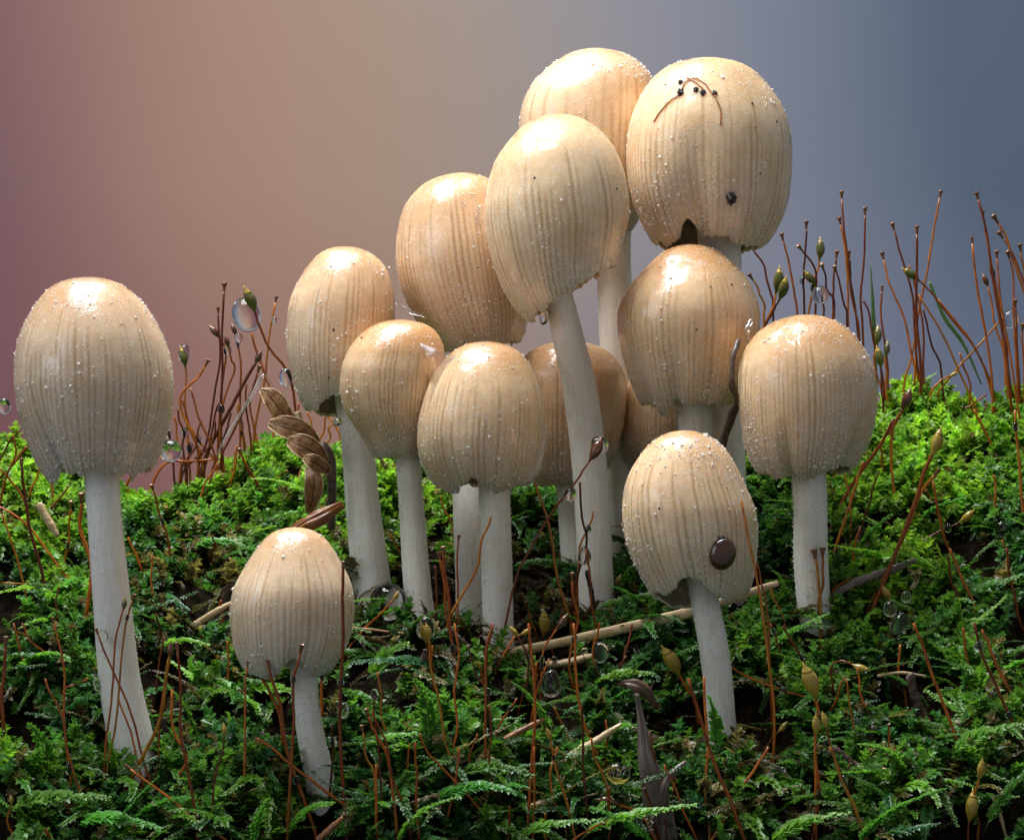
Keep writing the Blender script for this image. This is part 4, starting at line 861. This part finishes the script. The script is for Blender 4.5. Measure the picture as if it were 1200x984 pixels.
# ------------------------------------------------------------------ water drops
def drop(px, py, rx, rz, Y, label, pear=0.0, tilt=0.0, group='water drops'):
    f = (D+Y)/D; c = P(px, py, Y)
    R3 = np.array(Matrix.Rotation(math.radians(tilt), 3, 'Y'))
    v, F = ellipsoid((0, 0, 0), (rx*S*f, rx*S*f, rz*S*f), R3, 28, 18, pear)
    return tag(obj('water_drop', mk_mesh('water_drop', v, F, M['water']), None, tuple(c)), label, 'water drop', group)
gY = ground_Y
drop(289, 369, 17, 21, gY(300, 575)-10, 'big clear water drop hanging from green capsule in the stalk tuft', tilt=-20)
drop(335, 442, 8, 11, gY(320, 570)-8, 'clear water drop on a stalk tip against the egg-shaped cap')
drop(280, 396, 5, 6, gY(290, 570)-8, 'small bright water drop under a dark capsule in the tuft')
drop(322, 375, 3.2, 4.2, gY(300, 570)-8, 'tiny bright water drop clinging to cup stalk near the big drop')
drop(267, 411, 5, 6, gY(270, 570)-10, 'small water drop between stalks below the dark capsules')
drop(216, 414, 7, 11, gY(215, 570)-8, 'water drop wrapped round a green capsule near lone mushroom')
drop(200, 528, 14, 13, -150, 'large water drop under the frosted cap among red stalks')
drop(5, 476, 8, 10, -240, 'bright water drop on stalk beside the frosted cap edge')
drop(396, 495, 6, 5, 20, 'water drop hanging below the amber-topped cap')
drop(455, 705, 22, 22, 40, 'largest amber-streaked water drop between the stem bases')
drop(499, 735, 11, 14, gY(505, 795)-6, 'pointed water drop enclosing a yellow capsule', pear=.25)
drop(516, 721, 6, 8, 20, 'small clear drop beside the pointed capsule drop')
drop(702, 522, 11, 12, -16, 'water drop behind the shiny brown capsule on bare stem', tilt=-25)
drop(668, 579, 8, 9, -30, 'round water drop on a red stalk crossing the long stem')
drop(685, 651, 8, 11, 0, 'water drop in the fork of two red stalks', pear=.25)
drop(703, 764, 10, 13, gY(700, 800)-8, 'egg-shaped water drop round a yellow capsule by straw')
drop(646, 800, 12, 17, gY(640, 860)-14, 'crumpled water drop held between crossing stalks', pear=.2)
drop(724, 906, 15, 13, gY(715, 960)-10, 'tilted water drop holding an orange capsule in low moss', tilt=25)
drop(643, 846, 5, 9, gY(645, 890)-10, 'small water drop standing on a pale capsule', pear=.3)
drop(601, 912, 8, 9, gY(600, 960)-14, 'round water drop near the front fronds')
drop(402, 832, 7, 10, -345, 'water drop sliding down a tall stalk below the small mushroom')
drop(439, 813, 5, 7, gY(440, 850)-8, 'small water drop among stalks beside the small mushroom')
drop(472, 786, 4, 6, gY(470, 830)-8, 'tiny water drop in dark moss before the twin stems')
drop(517, 803, 5, 6, gY(515, 850)-8, 'bright water drop on frond tip before the cluster')
drop(1056, 733, 13, 17, gY(1056, 775)-12, 'large pear-shaped water drop on the green bank', pear=.3)
drop(1062, 699, 6, 7.5, gY(1056, 775)-12, 'small round water drop above the pear-shaped one')
drop(1043, 713, 8, 10, gY(1045, 775)-12, 'water drop tinted by a yellow capsule beside pear-shaped one')
drop(1008, 625, 8, 10, gY(1005, 660)-10, 'greenish water drop on stalk near the shiny-crowned mushroom')
drop(1174, 620, 8, 10, gY(1172, 655)-8, 'clear water drop under a dark stalk on the green bank')
drop(1184, 374, 11, 12, gY(1165, 470)-8, 'clear water drop hanging from the bent pale stalk', tilt=20)
drop(961, 346, 10, 11, gY(965, 520)-10, 'water drop swallowing a green capsule above the shiny crown')
drop(966, 870, 7, 10, gY(962, 900)-10, 'bright water drop at the end of the fallen bark strip', tilt=-15)
drop(1028, 466, 4, 5, gY(1030, 520)-10, 'tiny bright drop beside the capsule cluster at the crest')
drop(120, 746, 7, 8, -262, 'small round drop on the lone mushroom stem')
drop(853, 972, 6, 7, -330, 'bright drop on red stalk at the front')
drop(637, 372, 5, 9, 60, 'drop caught on stalks under the tilted slanting hem', pear=.2)
drop(729, 272, 4, 6, 200, 'drop under the topmost dusted mushroom hem')
drop(685, 762, 4, 4, gY(690, 800), 'tiny drop on straw beside the egg-shaped drop')
for x, y, r_ in [(731, 614, 3.2), (736, 636, 4.5), (749, 668, 3.0), (923, 226, 3.5), (1017, 445, 3.0), (113, 800, 4), (114, 806, 3.4), (112, 792, 2.6)]:
    Yd = -190 if 700 < x < 760 else (165 if y < 300 else (-30 if x > 900 else -240))
    drop(x, y, r_, r_, Yd, 'tiny dew bead clinging to the side of a mushroom', group='dew beads on mushrooms')

dr_ = np.random.default_rng(17); cand = [w3 for w3, Y in STALKS if w3[-1][2] < -.006]
for k in range(54):
    w3 = cand[int(dr_.integers(len(cand)))]; p = w3[int(dr_.integers(2, len(w3)*0.7))]; r_ = dr_.uniform(2.4, 5.6)
    v, F = ellipsoid((0, 0, 0), (r_*S, r_*S, r_*dr_.uniform(1.05, 1.45)*S), None, 16, 10, .15)
    tag(obj('water_drop', mk_mesh('water_drop', v, F, M['water']), None, tuple(p+np.array([0, -.5*S, 0]))), 'small water drop threaded on a foreground moss stalk', 'water drop', 'drops threaded on moss stalks')

def film(name, pts, Y, rad, label, flat=1.0):
    w3 = catmull(np.array([P(x, y, Y+q) for x, y, q in pts]), 26); u = np.linspace(0, 1, 26)
    b = w3[0].copy(); tv, tf = tube(w3-b, rad*S*(.15+.85*np.sin(np.pi*u)**.7)*(1+.18*np.sin(17*u)), 14, flat)
    tag(obj('water_film', mk_mesh('water_film', tv, tf, M['film']), None, tuple(b)), label, 'water film')
KD, KE = SHROOMS['D'][0], SHROOMS['E'][0]; NL = 26; ul = np.linspace(0, 1, NL)
cd = KD.surf(np.radians(30+22*ul), .30+.40*ul, 1.01, 0, False)[0]; ce = KE.surf(np.radians(-50-14*ul), .20+.40*ul, 1.01, 0, False)[0]
qq = np.linspace(0, 1, 17)[None, :, None]; sag = np.array([1.0, 16.0, -3.0])*S
Wf = cd[:, None]*(1-qq)+ce[:, None]*qq+(np.sin(np.pi*qq)**.8)*np.stack([0*ul, (4*(1-ul)**1.2-22*ul**1.5)*S, -4*ul*S], -1)[:, None, :]
Wf += (np.sin(5*ul[:, None]*3.1+9*qq[..., 0])*1.2+np.sin(23*ul[:, None]+4*qq[..., 0])*.7)[..., None]*np.array([.3, -1, .4])*S*np.sin(np.pi*qq)
Wb = Wf+np.array([0, 3*S, -1*S])*np.sin(np.pi*qq); nW = 17; ii = (np.arange(NL-1)[:, None]*nW+np.arange(nW-1)[None]).ravel(); oW = NL*nW
Vw = np.vstack([Wf.reshape(-1, 3), Wb.reshape(-1, 3)]); b0 = Vw[0].copy()
Fw = np.vstack([np.stack([ii, ii+nW, ii+nW+1, ii+1], -1), oW+np.stack([ii, ii+1, ii+nW+1, ii+nW], -1)])
tag(obj('water_film', mk_mesh('water_film', Vw-b0, Fw, M['film']), None, tuple(b0)), 'glistening water film bridging the amber-topped and notched caps', 'water film')
film('w', [(456, 312, 0), (459, 330, 0), (461, 348, 0), (474, 362, -6), (500, 372, -10)], 150, 4, 'water seam between the egg-shaped and oblong caps')
film('w', [(880, 405, 0), (876, 390, -8), (878, 380, -6), (884, 372, 0)], 32, 4.5, 'water seam where peaked and shiny-crowned caps meet')
film('w', [(563, 240, 0), (560, 262, 0), (561, 285, 0)], 140, 5, 'water seam between the oblong and tilted caps')
film('w', [(325, 470, 0), (310, 440, -6), (296, 462, -6), (272, 500, 0), (250, 540, 0)], gY(280, 575)-10, 3.2, 'stretched water film on stalks beside the winged seeds')

# dew on the moss: far too many beads to count
tips = np.vstack(DEW); tips = tips[(np.abs(tips[:, 0]) < .056)]
dw = np.random.default_rng(31); sel = tips[dw.choice(len(tips), 1400, replace=False)]
v0, f0 = ellipsoid((0, 0, 0), (1, 1, 1), None, 8, 5); tri = np.array([t for q in f0 for t in ([q] if len(q) == 3 else [(q[0], q[1], q[2]), (q[0], q[2], q[3])])])
sz = np.clip(dw.lognormal(.35, .4, len(sel)), .7, 3.6)*S
V = (v0[None]*sz[:, None, None]+sel[:, None]).reshape(-1, 3); F = (tri[None]+len(v0)*np.arange(len(sel))[:, None, None]).reshape(-1, 3)
tag(obj('dew', mk_mesh('dew', V, F, M['water'])), 'tiny dew beads sparkling on the moss leaves', 'dew', None, 'stuff')

# ------------------------------------------------------------------ debris
def stick(name, pts, rad, mat, label, cat, Y=None, flat=1.0, taper=(.8, 1, .5), lift=0.0, sides=10, wob=.06):
    n = 26
    if Y is None: w3 = np.array([P(x, y, gY(x, y+6)-10-lift) for x, y in pts])
    elif isinstance(Y, (int, float)): w3 = np.array([P(x, y, Y) for x, y in pts])
    else: w3 = np.array([P(x, y, q) for (x, y), q in zip(pts, Y)])
    w3 = catmull(w3, n); b = w3[0].copy(); u = np.linspace(0, 1, n)
    r_ = rad*S*np.interp(u, [0, .5, 1], taper)*(1+wob*np.sin(23*u)+wob*np.sin(9*u+1))
    tv, tf = tube(w3-b, r_, sides, flat); tv += sr.normal(0, rad*S*(.13 if mat in (M['bark'], M['crumb'], M['grey_leaf']) else .04), tv.shape)
    return tag(obj(name, mk_mesh(name, tv, tf, mat, True), None, tuple(b)), label, cat)
stick('straw', [(590, 766), (660, 752), (730, 736), (790, 722), (850, 704), (912, 683)], 6.0, M['straw'], 'pale straw lying behind the seed-bearing mushroom stem', 'straw', Y=[-25, -45, -60, -75, -100, -110], flat=.35, taper=(.8, 1.1, .6))
stick('straw', [(640, 779), (665, 776), (690, 770), (705, 768)], 5, M['straw'], 'short curved straw stub under the long pale straw', 'straw', Y=-70)
stick('straw', [(635, 915), (655, 898), (690, 874), (728, 848)], 7, M['straw'], 'thick pale straw slanting out of the low moss', 'straw', taper=(1.25, 1, .25), Y=-300)
stick('straw', [(613, 950), (640, 940), (600, 965)], 5, M['straw'], 'broken straw end beside the round drop', 'straw', Y=-345)
stick('straw', [(228, 732), (250, 718), (275, 704)], 4, M['straw'], 'pale bent straw beside the small cream mushroom', 'straw', Y=-190)
stick('straw', [(348, 482), (357, 508), (366, 530), (385, 560)], 4.2, M['straw'], 'pale straw propped under the egg-shaped mushroom', 'straw', Y=150)
stick('stick', [(520, 908), (560, 888), (600, 862), (638, 842)], 4.5, M['brown_stick'], 'orange-brown stem lying across the front moss', 'stick', Y=-305)
stick('stick', [(372, 984), (388, 970), (402, 957)], 4, M['brown_stick'], 'short orange stem by the foot of the small mushroom', 'stick', Y=-385)
stick('stick', [(45, 590), (58, 612), (68, 628)], 5, M['straw'], 'pale stub of straw in the moss behind the lone stem', 'straw', Y=-60)
stick('stalk', [(413, 735), (470, 742), (530, 750), (594, 758)], 1.8, M['brown_stick'], 'long red stalk lying level before the twin stems', 'stalk', Y=-40)
stick('twig', [(866, 398), (859, 420), (858, 448), (863, 470), (856, 492), (846, 522), (838, 560)], 4.2, M['bark'], 'dark crooked twig wedged between two touching caps', 'twig', Y=[-28, -40, -40, -22, 10, 30, 50], taper=(.5, 1.15, .8), wob=.2)
stick('bark_strip', [(972, 878), (1005, 900), (1035, 920), (1070, 945), (1110, 975)], 7, M['bark'], 'brown bark strip slanting through the low moss', 'bark', Y=-300, flat=.4)
stick('bark_strip', [(1066, 790), (1072, 815), (1082, 838), (1090, 860)], 5.5, M['bark'], 'upright dark splinter on the green bank', 'bark', Y=-200, flat=.5)
stick('bark_strip', [(1026, 852), (1016, 880), (1012, 905), (1011, 935)], 8, M['bark'], 'broad dark red splinter behind the bark strip', 'bark', Y=-260, flat=.4)
stick('bark_strip', [(1098, 880), (1096, 915), (1094, 950)], 8, M['bark'], 'black splinter standing in the low moss', 'bark', Y=-270, flat=.5)
stick('bark_strip', [(975, 697), (1010, 680), (1045, 668), (1073, 655)], 5.5, M['grey_leaf'], 'weathered pale twig behind the shiny-crowned mushroom stem', 'twig', Y=-20, flat=.6)
stick('bark_strip', [(478, 850), (485, 810), (495, 780), (500, 760)], 7, M['bark'], 'dark purple splinter beside the pointed drop', 'bark', Y=-120, flat=.5)
stick('bark_strip', [(688, 668), (694, 700), (698, 738)], 3.2, M['crumb'], 'black splinter at the foot of the long bare stem', 'bark', Y=70)
stick('grass_blade', [(1034, 900), (1080, 912), (1130, 940)], 1.6, M['straw'], 'dry grass thread across the low moss', 'grass', Y=-330)
stick('grass_blade', [(1120, 920), (1095, 952), (1065, 984)], 2.2, M['brown_stick'], 'rusty grass thread by the bark strip', 'grass', Y=-350)
stick('grass_blade', [(1163, 932), (1172, 955), (1180, 984)], 2.2, M['straw'], 'bent dry grass thread near the pale capsule', 'grass', Y=-350)
stick('grass_blade', [(1028, 792), (1055, 788), (1086, 792)], 2.0, M['straw'], 'curved straw thread below the pear-shaped drop', 'grass', Y=-160)
stick('grass_blade', [(1036, 868), (1038, 890), (1037, 915)], 2.0, M['straw'], 'short upright straw needle in the low moss', 'grass', Y=-300)
stick('grass_blade', [(1020, 309), (1022, 340), (1023, 362), (1025, 400), (1028, 470)], 2.2, M['grass'], 'slim green grass blade among the crest stalks', 'grass', Y=gY(1028, 500), taper=(.2, 1.2, .6), flat=.4)
stick('grass_blade', [(1089, 330), (1098, 352), (1108, 374), (1130, 405), (1150, 450)], 2.4, M['grass'], 'pale green grass blade leaning at the crest', 'grass', Y=gY(1150, 480), taper=(.6, 1.2, .4), flat=.4)

def blade_leaf(center_pts, widths, Y, curl, thick, mat, name='wing', nseg=14, nw=6, tilt=0.0, wrinkle=0.0):
    """curved leaf plate with real thickness along a spine (photograph pixels, local depth)"""
    sp = catmull(np.array([P(x, y, Y+q) for x, y, q in center_pts]), nseg); wd = np.interp(np.linspace(0, 1, nseg), np.linspace(0, 1, len(widths)), widths)*S
    tan, a, b = frames(sp)
    ct, st_ = math.cos(tilt), math.sin(tilt); a, b = a*ct+b*st_, b*ct-a*st_
    q = np.linspace(-1, 1, nw); rows = []; uu = np.linspace(0, 1, nseg)[:, None]
    wr = wrinkle*S*(np.sin(q[None]*7+3*uu)+.6*np.sin(q[None]*13+11*uu+1)+.5*np.sin(21*uu+2*q[None]))
    for sgn in (1, -1):
        rows.append(sp[:, None]+wd[:, None, None]*q[None, :, None]*a[:, None]+(wd[:, None]*curl*(q[None]**2)+wr+sgn*thick*S*(1-.7*q[None]**2))[..., None]*b[:, None])
    V = np.concatenate([r.reshape(-1, 3) for r in rows]); F = []; o = nseg*nw
    for i in range(nseg-1):
        for j in range(nw-1):
            k = i*nw+j; F.append((k, k+1, k+nw+1, k+nw)); F.append((o+k, o+k+nw, o+k+nw+1, o+k+1))
        F.append((i*nw, i*nw+nw, o+i*nw+nw, o+i*nw)); e = nw-1
        F.append((i*nw+e, o+i*nw+e, o+i*nw+nw+e, i*nw+nw+e))
    for j in range(nw-1):
        F.append((j, o+j, o+j+1, j+1)); k = (nseg-1)*nw+j; F.append((k, k+1, o+k+1, o+k))
    return V, F
# winged seed cluster
Ys = 120; base = P(388, 600, Ys); root = empty('seed_cluster', base, 'brown dry seed cluster with overlapping papery wings', 'seed cluster')
v, F = tube(catmull(np.array([P(376, 520, Ys), P(386, 540, Ys), P(389, 570, Ys), P(388, 620, Ys+10)]), 14), np.interp(np.linspace(0, 1, 14), [0, .2, .5, 1], [6, 9, 6, 5])*S, 10)
obj('stem', mk_mesh('stem', v-base, F, M['bark']), root)
for pts, wd, cu in [([(306, 457, -8), (318, 466, -12), (330, 482, -10), (342, 496, 0)], [2, 8, 10.5, 8, 5], .3), ([(316, 496, -18), (335, 500, -24), (355, 507, -18), (372, 520, -4)], [4, 10, 11.5, 9, 4], .3),
                    ([(338, 516, -26), (352, 521, -32), (368, 530, -26), (382, 542, -8)], [4, 10, 11.5, 9, 4], .3), ([(357, 536, -34), (365, 540, -38), (376, 546, -28), (386, 552, -10)], [3, 6.5, 7.5, 6, 3], .35),
                    ([(362, 548, -10), (368, 562, -20), (366, 585, -14), (362, 600, 0)], [4, 8, 9, 6, 3], .4)]:
    v, F = blade_leaf(pts, [q*1.25 for q in wd], Ys, -.12, .45, None, tilt=.15, wrinkle=.7, nw=9)
    wo = obj('wing', mk_mesh('wing', v-base, F, M['seed_wing']), root); h = len(v)//2; gr_ = ((v[:h]+v[h:])/2).reshape(14, 9, 3)
    loop = np.vstack([gr_[:, 0], gr_[-1, 1:-1], gr_[::-1, -1], gr_[0, ::-1][1:]]); rv, rf = tube(loop, .85*S, 5); obj('rim', mk_mesh('rim', rv-base, rf, M['straw']), wo)
    vp = gr_[1:-1, 4]+np.array([0, -1.0*S, 0]); rv, rf = tube(vp, .6*S, 5); obj('vein', mk_mesh('vein', rv-base, rf, M['dark_leaf']), wo)
base = P(395, 590, 60); root = empty('dead_leaf', base, 'curled orange-brown dead leaf behind the small cream mushroom', 'leaf')
v, F = blade_leaf([(318, 640, -10), (340, 622, -22), (368, 606, -24), (402, 590, -5)], [2, 7, 11, 11, 5], 60, .45, 1.0, None, tilt=.6, nseg=24, nw=13, wrinkle=1.5); obj('blade', mk_mesh('blade', v-base, F, M['brown_leaf']), root)
v, F = tube(catmull(np.array([P(326, 634, 36), P(342, 620, 30), P(370, 603, 30), P(400, 588, 50)]), 10), 1.6*S, 6); obj('vein', mk_mesh('vein', v-base, F, M['brown_stick']), root)
# withered grey leaf
base = P(775, 984, -340); root = empty('withered_leaf', base, 'withered grey-brown forked leaf standing in the low moss', 'leaf')
v, F = blade_leaf([(746, 812, -2), (752, 848, -6), (757, 885, -10), (768, 930, -8), (778, 990, 0)], [2, 4, 7, 11, 15, 17], -340, .35, 1.2, None, nseg=30, nw=15, wrinkle=1.3); obj('blade', mk_mesh('blade', v-base, F, M['grey_leaf']), root)
v, F = blade_leaf([(804, 892, -6), (790, 904, -12), (780, 920, -12), (776, 945, -4), (776, 965, 0)], [2, 3.5, 4.5, 5, 4], -345, .5, 1.0, None, nseg=20, nw=9, wrinkle=.8); obj('fork', mk_mesh('fork', v-base, F, M['grey_leaf']), root)
v, F = blade_leaf([(724, 802, 0), (738, 800, -10), (755, 806, -10), (770, 828, -2)], [2, 5, 8, 7, 2], -338, .3, .7, None, tilt=.5, nseg=20, nw=9, wrinkle=1.2); obj('tip', mk_mesh('tip', v-base, F, M['dark_leaf']), root)

# seed on the cap, crumbs and fibres on the largest cap
def on_cap(key, px, py):
    K, root, rp = SHROOMS[key]; th = np.linspace(-1.4, 1.4, 141); s_ = np.linspace(.02, .995, 140); T, Q = np.meshgrid(th, s_)
    pos = K.surf(T.ravel(), Q.ravel(), 1.0, 0.0, False)[0]; f = (D+pos[:, 1]/S)/D
    u = 600+pos[:, 0]/S/f; vv = 492-pos[:, 2]/S/f
    return pos[np.argmin((u-px)**2+(vv-py)**2)]
p = on_cap('L', 847, 648); v, F = ellipsoid((0, 0, 0), (14.5*S, 9*S, 18*S), np.array(Matrix.Rotation(math.radians(14), 3, 'Y')), 28, 18)
root = empty('seed', p+np.array([0, -3*S, 0]), 'glossy dark brown oval seed stuck to the cream cap', 'seed')
obj('shell', mk_mesh('shell', v, F, M['bead']), root)
v, F = ellipsoid((-1*S, 0, 17*S), (4*S, 4*S, 3*S), None, 12, 8); obj('scar', mk_mesh('scar', v, F, M['crumb']), root)
for x, y, q, lab in [(857, 233, 6.2, 'dark soil crumb low on the largest mushroom cap'), (797, 109, 4.2, 'blue-black soil crumb at the fibre knot end on the crown'), (823, 109, 3.2, 'small black crumb in the middle of the crown fibres'), (838, 109, 3.0, 'small black crumb beside the crown fibres'), (815, 105, 3.4, 'brown crumb caught under the crown fibres'),
                     (798, 97, 3.0, 'brown crumb at the upper bend of the crown fibres')]:
    p = on_cap('I', x, y); v, F = ellipsoid((0, 0, 0), (q*S, q*S, q*1.1*S), None, 12, 8); v = v*(1+sr.normal(0, .2, (len(v), 1)))
    tag(obj('soil_crumb', mk_mesh('soil_crumb', v, F, M['crumb'], False), None, tuple(p)), lab, 'crumb')
for key, path, lab in [('I', [(797, 108), (803, 98), (812, 92), (820, 94), (829, 102), (836, 112)], 'arched rusty fibre lying on the crown of the largest cap'), ('I', [(795, 112), (785, 120), (775, 129), (765, 143)], 'rusty fibre trailing down one side of the largest cap'),
                       ('I', [(838, 112), (843, 128), (844, 147)], 'thin rusty fibre running down the largest cap front'), ('I', [(805, 92), (815, 97), (826, 107)], 'short rusty fibre crossing the crown of the largest cap')]:
    pp = np.array([on_cap(key, x, y) for x, y in path])+np.array([0, -1.2*S, .4*S]); cv = catmull(pp, 20); cv[1:-1] += sr.normal(0, .3*S, (18, 3)); b = cv[0].copy()
    v, F = tube(cv-b, .85*S, 6); tag(obj('fibre', mk_mesh('fibre', v, F, M['hair']), None, tuple(b)), lab, 'fibre')
SPK = [('I', 780, 100), ('I', 882, 122), ('I', 884, 150), ('I', 910, 143), ('I', 891, 204), ('L', 772, 595), ('G', 626, 209), ('G', 723, 221), ('C', 391, 386), ('C', 385, 442), ('J', 833, 336), ('J', 816, 386), ('J', 857, 334), ('F', 560, 314), ('D', 424, 396)]
for key, x, y in SPK:
    p = on_cap(key, x, y); q = sr.uniform(.9, 1.5)*S; v, F = ellipsoid((0, 0, 0), (q, q, q*1.2), None, 8, 5)
    tag(obj('dirt_speck', mk_mesh('dirt_speck', v, F, M['crumb']), None, tuple(p)), 'tiny dark dirt speck stuck on a mushroom cap', 'speck', 'dirt specks on caps')
